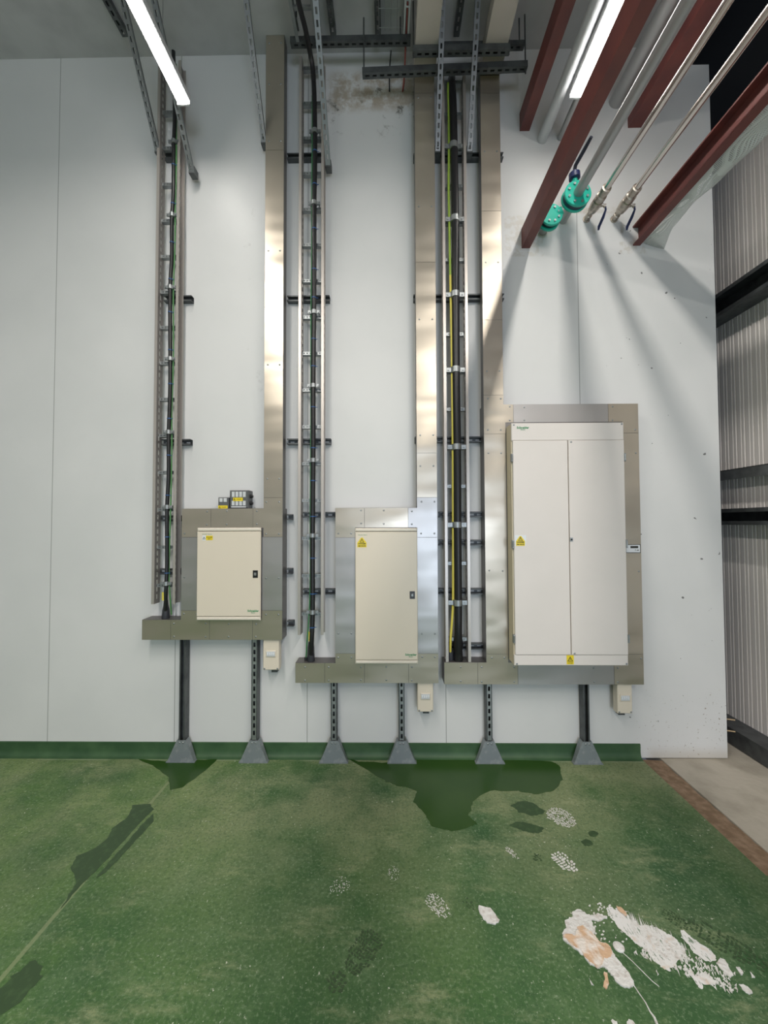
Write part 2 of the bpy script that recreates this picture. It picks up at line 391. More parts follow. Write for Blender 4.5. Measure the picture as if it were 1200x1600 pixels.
# cladding rails
def crail(name, z0, z1, label, x0=2.52, lipdown=True):
    mb = MB(); t = .006
    mb.box(x0, Xc-.004, -3, 5.1, z1-t, z1); mb.box(x0, Xc-.004, -3, 5.1, z0, z0+t); mb.box(x0, x0+t, -3, 5.1, z1-.028, z1-t); mb.box(x0, x0+t, -3, 5.1, z0+t, z0+.028)
    mb.box(Xc-.012, Xc-.006, -3, 5.1, z0+t, z1-t)
    return tag(obj(name, mb, M['galvd'], org=(x0,1,z0)), label, 'cladding rail', 'horizontal rails on the ribbed cladding')
crail('cladding_rail', 3.20, 3.38, 'dark steel cladding rail, highest one on the ribbed right wall')
tag(obj('cladding_rail', MB().obox((2.56,-3,1.95),(0,8.1,0),(.0,0,.075),(.006,0,0)).obox((2.56,-3,2.02),(0,8.1,0),(.095,0,0),(0,0,.006)), M['galv'], org=(2.56,1,1.95)),
    'light grey flat cladding rail just above the middle dark rail', 'cladding rail', 'horizontal rails on the ribbed cladding')
crail('cladding_rail', 1.61, 1.73, 'dark channel cladding rail at cabinet sticker height on right wall')
mb = MB(); mb.box(2.50, 2.506, -3, 5.1, .0, .12).box(2.506, 2.66, -3, 5.1, .114, .12).box(2.506,2.66,-3,5.1,.0,.006)
tag(obj('base_rail', mb, M['galvd'], org=(2.5,1,0)), 'heavy dark steel base rail on the concrete under the cladding', 'cladding rail')
mb = MB()
for z in (.165, .245):
    p = V((XE, YW+.05, z)); mb2 = MB().tube([p, p+V((.05,-.01,0)), p+V((.075,-.03,.004))], .0045, 8)
    tag(obj('tie_bar', mb2, mat('wooden_peg', (.45,.33,.20), .7)), 'small tan peg sticking out of the wall edge, %s of two' % ('lower' if z < .2 else 'upper'), 'peg')
# ------------------------------------------------------------------ trunking with plates and screws
sc_mb = MB().lathe((0,0,0), (0,-1,0), [(0,.0062),(.0015,.0062),(.0032,.0045),(.0038,.002)], 8)
SCREW = bpy.data.meshes.new('screw'); SCREW.from_pydata([tuple(p) for p in sc_mb.v], [], sc_mb.f); SCREW.materials.append(M['galv'])
def plate(parent, poly, screws, m, name='cover_plate'):
    """poly of world (x,z), a folded sheet on the front of the trunking, screws given as world (x,z)"""
    cx = sum(p[0] for p in poly)/len(poly); cz = sum(p[1] for p in poly)/len(poly)
    g = .0012; n = len(poly); q = []
    ar = sum(poly[i][0]*poly[(i+1)%n][1]-poly[(i+1)%n][0]*poly[i][1] for i in range(n))
    if ar < 0: poly = poly[::-1]
    for i in range(n):     # inset by the gap
        a, b, c = V(poly[i-1]), V(poly[i]), V(poly[(i+1)%n])
        e1 = (b-a).normalized(); e2 = (c-b).normalized(); n1 = V((-e1.y, e1.x)); n2 = V((-e2.y, e2.x))
        q.append(tuple(b + (n1+n2)*g))
    o = obj(name, MB().prism(q, YF-.002, YF), m, parent)
    for (x, z) in screws: inst('screw', SCREW, (x, YF-.002, z), o)
    return o
def rect(x0, x1, z0, z1): return [(x0,z0),(x1,z0),(x1,z1),(x0,z1)]
def S(lst): return [(ax(x,y,YF), az(x,y,YF)) for x,y in lst]
def zoom(lst, sc, ox, oy): return S([(ox+x/sc, oy+y/sc) for x,y in lst])
YB = YW-.043; ZD = az(665, 119, YF)
# --- trunking 1 (around the left board)
def frame_one():
    X = lambda p, r=900: ax(p, r, YF)
    Z = lambda p, r=360: az(r, p, YF)
    k = lambda l: zoom(l, 4.21, 200, 700)
    xo = X(221.8,985); xa = X(283.5,880); xb = X(313,880); xc = X(409,880); xd = X(411.5,880); xe = X(441.5,880)
    zt, z1, z2, z3, z4 = Z(794.5), Z(825), Z(839.3), Z(953.8), Z(968.3)
    zb = Z(999.8); zs = Z(777.7,420)
    s1, s2 = X(329.8,810), X(395.3,810); b0, b1, b2 = X(267,985), X(327.5,985), X(394.8,985)
    t = thing('stainless_trunking', 'stainless trunking framing the smallest cream board, riser going to the ceiling', 'trunking', ((xa+xe)/2, YW, zb))
    bd = MB()
    bd.box(xa, xe, YF+.0005, YW, z1, zt); bd.box(xa, xb, YF+.0005, YW, z4, z1); bd.box(xc, xe, YF+.0005, YW, z4, z1)
    bd.box(xo, xe, YF+.0005, YW, zb, z4); bd.box(xd, xe, YF+.0005, YB, zt, ZC-.001)
    obj('trunking_body', bd, M['body'], t)
    plate(t, [(xa,z2),(xb,z2),(xb,z1),(s1,z1),(s1,zt),(xa,zt)], k([(522,418),(519,505),(373,563),(458,563)]), M['steel'])
    plate(t, rect(s1,s2,z1,zt), k([(652,415),(650,503)]), M['steel'])
    plate(t, [(s2,z1),(xd,z1),(xd,z2),(xe,z2),(xe,zs),(xd,zs),(xd,zt),(s2,zt)], k([(848,415),(848,500),(908,565),(993,565),(910,355),(995,355)]), M['steel'])
    plate(t, rect(xa,xb,z3,z2), k([(372,850),(456,852)]), M['steelb'])
    plate(t, rect(xc,xe,z3,z2), k([(908,856),(992,856)]), M['steelb'])
    plate(t, rect(xo,b0,zb,z4), [], M['steel'])
    plate(t, [(b0,zb),(b1,zb),(b1,z4),(xb,z4),(xb,z3),(xa,z3),(xa,z4),(b0,z4)], k([(303,1155),(512,1153),(303,1240),(511,1241),(368,1090),(452,1092)]), M['steel'])
    plate(t, rect(b1,b2,zb,z4), k([(663,1157),(662,1241)]), M['steel'])
    plate(t, [(b2,zb),(xe,zb),(xe,z3),(xc,z3),(xc,z4),(b2,z4)], k([(843,1158),(841,1241),(908,1095),(990,1095)]), M['steel'])
    zz = [zs] + [Z(v,430) for v in (480, 235, 60)]
    for i, prs in enumerate(([(748,1),(570,1)], [(392,1)], [(221,1),(132,1),(68,1)])):
        z0, z1_ = zz[i], zz[i+1] if i < 2 else ZC-.001
        sc = []
        for (py, _) in prs:
            z = Z(py, 430); sc += [(xd+.025, z), (xe-.025, z)]
        plate(t, rect(xd, xe, z0, z1_), sc, M['steel'])
    db = dict(x0=X(311,900), x1=X(409.5,900), z0=Z(967.5), z1=Z(824.5))
    return t, db, (xo, xa, xd, xe, zt, zb, z4)
T1, DB1, G1 = frame_one()
def frame_two():
    X = lambda p, r=930: ax(p, r, YF)
    Z = lambda p, r=600: az(r, p, YF)
    k = lambda l: zoom(l, 4.323, 440, 760)
    xo = X(461.5,1050); xa = X(524,900); xb = X(555.5); xc = X(651.5); xd = X(652.2); xe = X(684.3)
    zt, z1, z2, z3, z4, zb = Z(793.5), Z(824.5), Z(839.8), Z(1021), Z(1036), Z(1067.3)
    zs = Z(777.3,665); s1, s2 = X(569.5,810), X(637.8,810); b0, b1, b2 = X(507.5,1050), X(569.5,1050), X(638.5,1050)
    t = thing('stainless_trunking', 'stainless trunking framing the middle tall cream board, with dull grey side plates', 'trunking', ((xa+xe)/2, YW, zb))
    bd = MB(); ZH = ZD+.11
    bd.box(xa, xe, YF+.0005, YW, z1, zt); bd.box(xa, xb, YF+.0005, YW, z4, z1); bd.box(xc, xe, YF+.0005, YW, z4, z1)
    bd.box(xo, xe, YF+.0005, YW, zb, z4); bd.box(xd, xe, YF+.0005, YB, zt, ZH)
    obj('trunking_body', bd, M['body'], t)
    plate(t, [(xa,z2),(xb,z2),(xb,z1),(s1,z1),(s1,zt),(xa,zt)], k([(537,162),(537,250),(383,318),(470,318)]), M['steel'])
    plate(t, rect(s1,s2,z1,zt), k([(690,162),(690,252)]), M['steel'])
    plate(t, [(s2,z1),(xd,z1),(xd,z2),(xe,z2),(xe,zs),(xd,zs),(xd,zt),(s2,zt)], k([(880,168),(880,255),(942,318),(1032,318),(945,103),(1032,103)]), M['steelb'])
    plate(t, rect(xa,xb,z3,z2), k([(383,993),(472,993)]), M['steelb'])
    plate(t, rect(xc,xe,z3,z2), k([(947,995),(1035,995)]), M['steelb'])
    plate(t, rect(xo,b0,zb,z4), k([(158,1220),(158,1310)]), M['steel'])
    plate(t, [(b0,zb),(b1,zb),(b1,z4),(xb,z4),(xb,z3),(xa,z3),(xa,z4),(b0,z4)], k([(318,1220),(318,1310),(536,1220),(536,1307),(383,1155),(472,1155)]), M['steel'])
    plate(t, rect(b1,b2,zb,z4), k([(707,1218),(707,1307)]), M['steel'])
    plate(t, [(b2,zb),(xe,zb),(xe,z3),(xc,z3),(xc,z4),(b2,z4)], k([(880,1220),(880,1310),(950,1152),(1035,1152)]), M['steel'])
    zz = [zs, Z(708,665), Z(410,665), Z(146,665), ZD-.005]
    for i, prs in enumerate(([728], [680,499], [323,153], [])):
        sc = []
        for py in prs:
            z = Z(py, 665); sc += [(xd+.025, z), (xe-.025, z)]
        plate(t, rect(xd, xe, zz[i], zz[i+1]), sc, M['steel'])
    h = obj('ceiling_duct', MB().box(xd-.005, xe+.005, -1.5, YF-.003, ZD, ZH), M['ductp'], t, label='beige underside of the duct running overhead')
    return t, dict(x0=X(555.8), x1=X(652), z0=Z(1034.8), z1=Z(825)), (xo, xa, xd, xe, zt, zb, z4)
T2, DB2, G2 = frame_two()
def frame_three():
    X = lambda p, r=850: ax(p, r, YF)
    Z = lambda p, r=850: az(r, p, YF)
    k = lambda l: zoom(l, 2.963, 680, 600)
    xo = X(694,1050); xa = X(757.8,850); xdd = X(786.5,620); xb = X(792); xc = X(976); xe = X(1001.5,850)
    zt, z1, z2, z3, z4, zb = Z(631.6), Z(660), Z(677.6), Z(1022), Z(1035,720), Z(1069.5)
    zs = Z(617.5,770); s1, s2 = X(802,645), X(950,645); b0, b1, b2 = X(746.5,1050), X(809,1050), X(959.4,1050)
    t = thing('stainless_trunking', 'stainless trunking framing the large white double-door cabinet', 'trunking', ((xa+xe)/2, YW, zb))
    bd = MB(); ZH = ZD+.11
    bd.box(xa, xe, YF+.0005, YW, z1, zt); bd.box(xa, xb, YF+.0005, YW, z4, z1); bd.box(xc, xe, YF+.0005, YW, z4, z1)
    bd.box(xo, xe, YF+.0005, YW, zb, z4); bd.box(xa, xdd, YF+.0005, YB, zt, ZH); bd.box(xb, xc, YF+.0005, YW-.002, z4, z1)
    obj('trunking_body', bd, M['body'], t)
    plate(t, [(xa,z2),(xb,z2),(xb,z1),(s1,z1),(s1,zt),(xdd,zt),(xdd,zs),(xa,zs)], k([(243,68),(303,68),(345,105),(345,168),(243,213),(303,213)]), M['steel'])
    plate(t, rect(s1,s2,z1,zt), k([(412,108),(412,168)]), M['steelb'])
    plate(t, [(s2,z1),(xc,z1),(xc,z2),(xe,z2),(xe,zt),(s2,zt)], k([(820,105),(820,168),(925,212)]), M['steel'])
    plate(t, rect(xa,xb,z3,z2), k([(246,320),(305,320),(250,863),(312,865)]), M['steel'])
    plate(t, rect(xc,xe,z3,z2), k([(928,320),(942,867)]), M['steel'])
    plate(t, rect(xo,b0,zb,z4), k([(118,1310),(118,1375)]), M['steel'])
    plate(t, [(b0,zb),(b1,zb),(b1,z4),(xb,z4),(xb,z3),(xa,z3),(xa,z4),(b0,z4)], k([(215,1310),(215,1378),(262,1267),(365,1310),(365,1378),(320,1267)]), M['steel'])
    plate(t, rect(b1,b2,zb,z4), k([(733,1314),(735,1378)]), M['steelb'])
    plate(t, [(b2,zb),(xe,zb),(xe,z3),(xc,z3),(xc,z4),(b2,z4)], k([(845,1314),(845,1380),(952,1270)]), M['steel'])
    zz = [zs, Z(500,770), Z(330,770), Z(146,770), ZD-.005]
    for i, prs in enumerate(([580], [410], [237], [])):
        sc = []
        for py in prs:
            z = Z(py, 770); sc += [(xa+.025, z), (xdd-.025, z)]
        plate(t, rect(xa, xdd, zz[i], zz[i+1]), sc, M['steel'])
    obj('ceiling_duct', MB().box(xa-.005, xdd+.005, -1.5, YF-.003, ZD, ZH), M['ductp'], t, label='beige underside of the duct running overhead')
    # white asset sticker on the right column
    x0, x1 = ax(978,857,YF), ax(1000.5,857,YF); za, zc = az(990,864,YF), az(990,850.5,YF)
    st = obj('asset_label', MB().box(x0,x1,YF-.0032,YF-.002,za,zc), M['ink'], t, label='black edged white sticker')
    obj('label_face', MB().box(x0+.0,x1-.004,YF-.0036,YF-.0032,za+.004,zc-.004), M['paper'], st)
    obj('label_print', MB().box(x0+.028,x1-.016,YF-.004,YF-.0036,zc-.026,zc-.011), M['ink'], st)
    text_mesh('label_text', '7.48', .016, M['ink'], (x1-.026,YF-.0039,za+.018), st)
    return t, dict(x0=(ax(799,700,2.59)+ax(804,1000,2.59))/2, x1=(ax(974,680,2.59)+ax(982.5,1020,2.59))/2, z0=az(890,1040.2,2.59), z1=az(890,660.5,2.59)), (xo, xa, xdd, xe, zt, zb, z4)
T3, DB3, G3 = frame_three()
# ------------------------------------------------------------------ distribution boards
def hazard(parent, cx, cz, w, h, y, words, tri=True, triw=None):
    s = obj('warning_sticker', MB().prism([(cx-w/2,cz-h/2),(cx+w/2,cz-h/2),(cx+w/2,cz+h*.12),(cx+w*.12,cz+h/2),(cx-w*.12,cz+h/2),(cx-w/2,cz+h*.12)] if tri == 'shape' else rect(cx-w/2,cx+w/2,cz-h/2,cz+h/2), y-.0012, y), M['sticker'], parent, label='yellow electrical warning sticker')
    return s
def triangle(parent, cx, cz, a, y):
    """black outlined warning triangle with a flash in it"""
    mb = MB(); h = a*.88; P = [(cx-a/2,cz-h/2),(cx+a/2,cz-h/2),(cx,cz+h/2)]; t = .16; c = (cx, cz-h/6)
    Q = [(p[0]+(c[0]-p[0])*t*2, p[1]+(c[1]-p[1])*t*2) for p in P]
    for i in range(3):
        j = (i+1) % 3; mb.prism([P[i],P[j],Q[j],Q[i]], y-.0008, y)
    mb.prism([(cx+.02*a,cz+.18*a),(cx-.10*a,cz-.10*a),(cx,cz-.09*a),(cx-.04*a,cz-.30*a),(cx+.11*a,cz-.02*a),(cx+.01*a,cz-.02*a)], y-.0008, y)
    return obj('warning_triangle', mb, M['ink'], parent)
def board(d, label, kind):
    x0, x1, z0, z1 = d['x0'], d['x1'], d['z0'], d['z1']; yf = 2.672; yb = YF-.002
    t = thing('distribution_board', label, 'distribution board', ((x0+x1)/2, yb, z0), None)
    obj('enclosure', MB().box(x0+.004, x1-.004, yf+.016, yb, z0+.004, z1-.004), M['blackp'], t, label='recessed enclosure edge behind the door, black for the shadow gap')  # black colour stands in for the shadow gap round the door
    e = .026
    dr = obj('door', MB().bbox(x0, x1, yf, yf+.0155, z0+e, z1-e, .004), M['cream'], t)
    for (a, b, nm) in ((z1-e+.003, z1, 'top_trim'), (z0, z0+e-.003, 'bottom_trim')):
        obj(nm, MB().bbox(x0, x1, yf, yf+.0155, a, b, .006), M['creamlip'], t)
    lz = az(400, 897 if kind == 1 else 930, yf); lx = ax(399 if kind == 1 else 644, 900, yf)
    lw, lh = (.017, .025)
    lk = obj('lock', MB().bbox(lx-lw, lx+lw, yf-.004, yf, lz-lh, lz+lh, .002), M['blackp'], dr, label='black recessed door lock')
    obj('latch', MB().bbox(lx-.008, lx+.008, yf-.009, yf-.0005, lz-.010, lz+.010, .003), M['galv'], dr, label='grey latch tongue')
    gx, gy = ((395.5, 955) if kind == 1 else (642, 1023.5))
    text_mesh('maker_logo', 'Schneider', .019, M['logo'], (ax(gx,gy,yf), yf-.0004, az(gx,gy,yf)+.002), dr, bold=.0006)
    text_mesh('maker_logo_line', 'Electric', .009, M['logo'], (ax(gx,gy,yf), yf-.0004, az(gx,gy,yf)-.011), dr, bold=.0002)
    if kind == 1:
        cx, cz = ax(324.5, 840.5, yf), az(324.5, 840.5, yf)
        obj('warning_sticker', MB().box(cx-.035,cx-.012,yf-.001,yf,cz-.017,cz+.017), M['paper'], dr, label='white half of the warning sticker')
        s = obj('warning_sticker', MB().box(cx-.012,cx+.035,yf-.001,yf,cz-.015,cz+.015), M['sticker'], dr, label='yellow electrical warning sticker')
        triangle(dr, cx-.024, cz, .020, yf-.001)
        text_mesh('sticker_text', 'DANGER', .010, M['ink'], (cx+.012, yf-.0016, cz+.004), s)
        text_mesh('sticker_text', '400 V', .009, M['ink'], (cx+.012, yf-.0016, cz-.007), s)
        text_mesh('door_caption', 'Schneider Electric', .009, M['logo'], (ax(316,835,yf), yf-.0004, cz+.025), dr, align='LEFT')
    else:
        cx, cz = ax(565.5, 847.5, yf), az(565.5, 847.5, yf)
        s = obj('warning_sticker', MB().prism([(cx-.031,cz-.033),(cx+.031,cz-.033),(cx+.031,cz-.002),(cx+.005,cz+.033),(cx-.005,cz+.033),(cx-.031,cz-.002)], yf-.001, yf), M['sticker'], dr, label='yellow electrical warning sticker')
        triangle(dr, cx, cz+.014, .032, yf-.001)
        text_mesh('sticker_text', 'DANGER', .0125, M['ink'], (cx, yf-.0016, cz-.009), s, bold=.0004)
        text_mesh('sticker_text', '400 VOLTS', .0105, M['ink'], (cx, yf-.0016, cz-.024), s, bold=.0004)
        text_mesh('door_caption', 'Schneider Electric', .0085, M['logo'], (ax(559.5,836,yf), yf-.0004, cz+.050), dr, align='LEFT')
    return t
board(DB1, 'small cream distribution board, smallest and leftmost of the three', 'a' and 1)
board(DB2, 'tall narrow cream distribution board, the middle one on the wall', 2)
def big_cabinet(d):
    x0, x1, z0, z1 = d['x0'], d['x1'], d['z0'], d['z1']; yf = 2.59; yb = YF-.0025
    t = thing('electrical_cabinet', 'large white electrical cabinet with two tall doors', 'electrical cabinet', ((x0+x1)/2, yb, z0))
    obj('cabinet_body', MB().box(x0, x1, yf+.014, yb, z0+.002, z1-.002), M['shadeside'], t, label='cabinet side with yellowish shade put into its colour')
    zt, zb = az(890, 688.4, yf), az(890, 1023, yf); xm = (ax(886.5,700,yf)+ax(893,1010,yf))/2
    hd = obj('header_panel', MB().bbox(x0, x1, yf+.001, yf+.014, zt+.002, z1, .004), M['white'], t)
    ft = obj('footer_panel', MB().bbox(x0, x1, yf+.001, yf+.014, z0, zb-.002, .004), M['white'], t)
    g = .0025
    dl = obj('door', MB().bbox(x0+.006, xm-g, yf-.004, yf+.0135, zb, zt, .003), M['white'], t, label='left door, wider plain panel')
    dr = obj('door', MB().bbox(xm+g, x1-.002, yf-.004, yf+.0135, zb, zt, .003), M['white'], t, label='right door with the small lock')
    for px, par in ((798.5, dl), (976, dr)):
        for py in (715, 850, 998):
            xx = (x0-.001) if par is dl else (x1+.001); z = az(890, py, yf)
            mb = MB(); mb.bbox(xx-.006, xx+.006, yf-.010, yf+.0145, z-.026, z+.026, .002); mb.tube([(xx,yf-.010,z-.02),(xx,yf-.010,z+.02)], .004, 8)
            obj('hinge', mb, M['galv'], par)
    lx, lz = xm+.012, az(895,843,yf)
    mb = MB().bbox(lx-.010, lx+.010, yf-.006, yf-.004, lz-.013, lz+.013, .001); obj('lock', mb, M['galv'], dr, label='small grey square lock')
    obj('lock_slot', MB().lathe((lx,yf-.006,lz), (0,-1,0), [(0,.006),(.002,.006)], 10), M['ink'], dr)
    for (x, z, par) in ((x0+.016, z1-.012, hd), (x1-.012, z1-.010, hd), (x0+.016, z0+.012, ft), (x1-.012, z0+.012, ft), (xm+.02, zt-.010, dr), (xm+.02, zb+.010, dr)):
        inst('screw', SCREW, (x, yf-.004 if par is dr else yf+.001, z), par)
    lx, lz = ax(817, 668.7, yf), az(817, 668.7, yf)
    text_mesh('maker_logo', 'Schneider', .020, M['logo'], (lx, yf+.0004, lz+.002), hd, bold=.0007)
    text_mesh('maker_logo_line', 'Electric', .010, M['logo'], (lx, yf+.0004, lz-.011), hd, bold=.0002)
    cx, cz = ax(812.8, 845, yf), az(812.8, 845, yf)
    obj('sticker_backing', MB().box(cx-.036,cx+.036,yf-.0048,yf-.004,cz-.033,cz+.036), M['paper'], dl, label='white backing of the warning sticker')
    s = obj('warning_sticker', MB().prism([(cx-.029,cz-.032),(cx+.029,cz-.032),(cx+.029,cz-.002),(cx+.005,cz+.031),(cx-.005,cz+.031),(cx-.029,cz-.002)], yf-.0056, yf-.0048), M['sticker'], dl, label='yellow electrical warning sticker')
    triangle(s, cx, cz+.013, .032, yf-.0056)
    text_mesh('sticker_text', 'DANGER', .012, M['ink'], (cx, yf-.0062, cz-.009), s, bold=.0004)
    text_mesh('sticker_text', '400 VOLTS', .010, M['ink'], (cx, yf-.0062, cz-.023), s, bold=.0004)
    cx, cz = ax(891, 1031, yf), az(891, 1031, yf)
    s = obj('warning_sticker', MB().box(cx-.023,cx+.023,yf-.0002,yf+.001,cz-.029,cz+.029), M['sticker'], ft, label='small yellow warning sticker with a black triangle')
    triangle(s, cx, cz+.006, .036, yf-.0002)
    text_mesh('sticker_text', 'DANGER', .008, M['ink'], (cx, yf-.0008, cz-.020), s)
    return t
big_cabinet(DB3)
# ------------------------------------------------------------------ small grey boxes on top of the left trunking
def greybox(px0, px1, py0, py1, nw, rows, label, glands):
    yf, yb = 2.735, YW; x0, x1 = ax(px0,780,yf), ax(px1,780,yf); z0 = G1[4]+.0005; z1 = az((px0+px1)/2, py0, yf)
    t = thing('grey_isolator_box', label, 'electrical box', ((x0+x1)/2, yb, z0))
    bd = obj('box_body', MB().bbox(x0, x1, yf, yb, z0, z1, .008), M['greybox'], t)
    w = (x1-x0)*.78; st = w/nw; xs = x0+(x1-x0)*.10
    H = z1-z0; spans = [(z1-H*.42, z1-H*.08)] if rows == 1 else [(z1-H*.38, z1-H*.08), (z0+H*.16, z0+H*.42)]
    for (a, b) in spans:
        for i in range(nw):
            obj('window_cover', MB().bbox(xs+i*st+st*.12, xs+(i+1)*st-st*.10, yf-.003, yf, a, b, .002), M['window'], t)
    if rows == 2: obj('terminal_strip', MB().bbox(xs, xs+w, yf-.003, yf, z0+H*.05, z0+H*.12, .001), M['window'], t, label='pale strip along the bottom edge')
    cz = z0+H*(.12 if rows == 1 else .5); sw = w*(.5 if rows == 2 else .5)
    st_ = obj('warning_sticker', MB().box(x0+(x1-x0)*(.05 if rows==1 else .2), x0+(x1-x0)*(.95 if rows==1 else .72), yf-.0045, yf-.0032, cz-.012, cz+.012), M['sticker'], t, label='yellow warning sticker across the windows')
    triangle(st_, x0+(x1-x0)*(.2 if rows==1 else .28), cz, .016, yf-.0045)
    text_mesh('sticker_text', 'DANGER', .008, M['ink'], (x0+(x1-x0)*(.6 if rows==1 else .52), yf-.005, cz), st_)
    if glands:
        for z in (z0+H*.30, z0+H*.68): obj('cable_gland', MB().lathe((x1, yf+.045, z), (1,0,0), [(0,.014),(.010,.014),(.010,.010),(.018,.010)], 10), M['blackp'], t)
greybox(340.5, 357, 777, 795, 2, 1, 'small grey electrical box with two pale windows on the trunking top', False)
greybox(358.5, 388, 766, 795, 4, 2, 'larger grey electrical box with eight pale windows and black side glands', True)
# ------------------------------------------------------------------ cream isolator boxes below the trunking
def isolator(px0, px1, py1, G, label):
    yf, yb = 2.722, 2.776; pm = (px0+px1)/2
    x0, x1 = ax(px0,py1-20,yf), ax(px1,py1-20,yf); z1 = G[5]-.0005; z0 = az(pm, py1, yf)
    t = thing('cream_isolator_box', label, 'electrical box', ((x0+x1)/2, yb, z0))
    bd = obj('box_body', MB().bbox(x0, x1, yf, yb, z0, z1, .004), M['cream'], t)
    xc = (x0+x1)/2; zc = z0+(z1-z0)*.53; w = .034
    wn = obj('window_frame', MB().bbox(xc-w, xc+w, yf-.006, yf, zc-.022, zc+.022, .003), M['cream'], t)
    obj('window', MB().bbox(xc-w+.005, xc+w-.005, yf-.0075, yf-.006, zc-.017, zc+.017, .001), M['window'], wn, label='pale clear window')
    for i in range(4): obj('breaker_toggle', MB().bbox(xc-.026+i*.0138, xc-.0165+i*.0138, yf-.012, yf-.0075, zc-.008, zc+.008, .001), M['paper'], wn)
    for x in (x0+.010, x1-.010): inst('screw', SCREW, (x, yf, z0+.010), bd)
    obj('bracket', MB().strut((xc+.008, yb, z0-.035), (xc+.008, yb, z1), (0,1,0), d=.040, slots=False), M['galvd'], t, label='dark channel bracket showing below the box')
isolator(411, 436, 1047, G1, 'cream switch box with clear window under the left trunking corner')
isolator(652.5, 677, 1112.5, G2, 'cream switch box with clear window under the middle trunking')
isolator(965, 988, 1115, G3, 'cream switch box with clear window under the large cabinet trunking')
# ------------------------------------------------------------------ support posts with flared feet
def post(pxc, G, label, slots=True, zb=0.0):
    X = ax(pxc, 1100, 2.75); top = G[5]-.0005
    t = thing('support_post', label, 'support post', (X, 2.77, 0), 'channel posts under the trunking')
    mb = MB(); mb.strut((X, 2.794, .10), (X, 2.794, top), (0,-1,0), w=.041, d=.041, slots=False); mb.strut((X, 2.795, .10), (X, 2.795, top), (0,1,0), w=.041, d=.017, slots=False)
    if slots:
        pass
    obj('post_channel', mb, M['galvd'], t)
    if slots:
        sl = MB().slotted(V((X-.0135, 2.7535, .15)), V((0,0,1)), V((1,0,0)), V((0,-1,0)), top-.15-.0, .027, .0015, .05, .03, .014)
        obj('slotted_strip', sl, M['galv'], t)
    ft = MB(); yf = 2.762; w, w2 = .093, .032; zt = .145; yk = 2.83
    # sloping front plate, two cheeks and a base lip
    ft.add([(X-w,yf-.02,.006),(X+w,yf-.02,.006),(X+w2,yf-.014,zt),(X-w2,yf-.014,zt),(X-w,yf-.015,.006),(X+w,yf-.015,.006),(X+w2,yf-.009,zt),(X-w2,yf-.009,zt)],
           [(0,1,2,3),(7,6,5,4),(0,4,5,1),(1,5,6,2),(2,6,7,3),(3,7,4,0)])
    for s in (-1, 1):
        q = [(X+s*w,yf-.015,.006),(X+s*w,yk-.055,.006),(X+s*w2,yk-.03,zt),(X+s*w2,yf-.009,zt)]
        r = [(a-s*.005,b,c) for a,b,c in q]
        ft.add(q+r, [(0,1,2,3),(7,6,5,4),(0,4,5,1),(1,5,6,2),(2,6,7,3),(3,7,4,0)])
    ft.box(X-w-.006, X+w+.006, yf-.026, yf+.010, .0, .006)
    f = obj('post_foot', ft, M['foot'], t, label='flared grey steel foot')
    for s in (-1,1): inst('screw', SCREW, (X+s*.012, yf-.014, .130), f)
    return X
post(284, G1, 'dark channel post with flared foot, under the left end of trunking', False)
post(397, G1, 'dark channel post with flared foot beside the leftmost cream switch box')
post(521.5, G2, 'slotted post with flared foot at the left of middle trunking')
post(627.5, G2, 'slotted post with flared foot left of the middle cream switch box')
post(764.5, G3, 'slotted post with flared foot under left side of large cabinet')
post(916.5, G3, 'plain dark post with flared foot under right side of large cabinet', False)
# ------------------------------------------------------------------ wall channels (horizontal)
def wall_strut(px0, px1, py, label, yy=YW, flat=False):
    z = az((px0+px1)/2, py, YW-.03); x0 = ax(px0, py, YW-.03); x1 = ax(px1, py, YW-.03)
    mb = MB().strut((x0, YW, z), (x1, YW, z), (0,-1,0), d=.041, slots=True)
    tag(obj('wall_channel', mb, M['galvd'], org=((x0+x1)/2, YW, z-.02)), label, 'wall channel', 'horizontal channels fixed to the wall')
    return x0, x1, z
WS = [(257,282,245,'short wall channel behind the left ladder, beneath the left light'),
      (257,300,467,'wall channel behind the left ladder, second from its top'),
      (252,298,691,'wall channel behind the left ladder, third from its top'),
      (247,283,810,'wall channel behind the left ladder at the level of the trunking top'),
      (245,282,893,'lowest wall channel behind the left ladder'),
      (449,507,245,'highest wall channel behind the middle ladder'),
      (449,515,467,'wall channel behind the middle ladder, second from its top'),
      (449,517,690,'wall channel behind the middle ladder, third from its top'),
      (474,523,804.5,'wall channel joining the middle ladder to the trunking top corner'),
      (474,523,924.5,'lowest wall channel behind the middle ladder'),
      (449,457,808,'stub of wall channel right of the small board, highest of three'),
      (449,457,892.5,'stub of wall channel right of the small board, middle of three'),
      (449,459,974,'stub of wall channel right of the small board, lowest of three'),
      (646,786,245,'highest wall channel behind the right ladder'),
      (646,787,465,'wall channel behind the right ladder, second from its top'),
      (648,758,687,'wall channel behind the right ladder, third from its top'),
      (686,758,804,'wall channel behind the right ladder, level with middle trunking top'),
      (686,758,848,'wall channel behind the right ladder beside cabinet danger sticker'),
      (686,758,924,'wall channel behind the right ladder, second from the bottom'),
      (697,758,1010,'lowest wall channel behind the right ladder, near its shelf')]
for w in WS: wall_strut(*w)
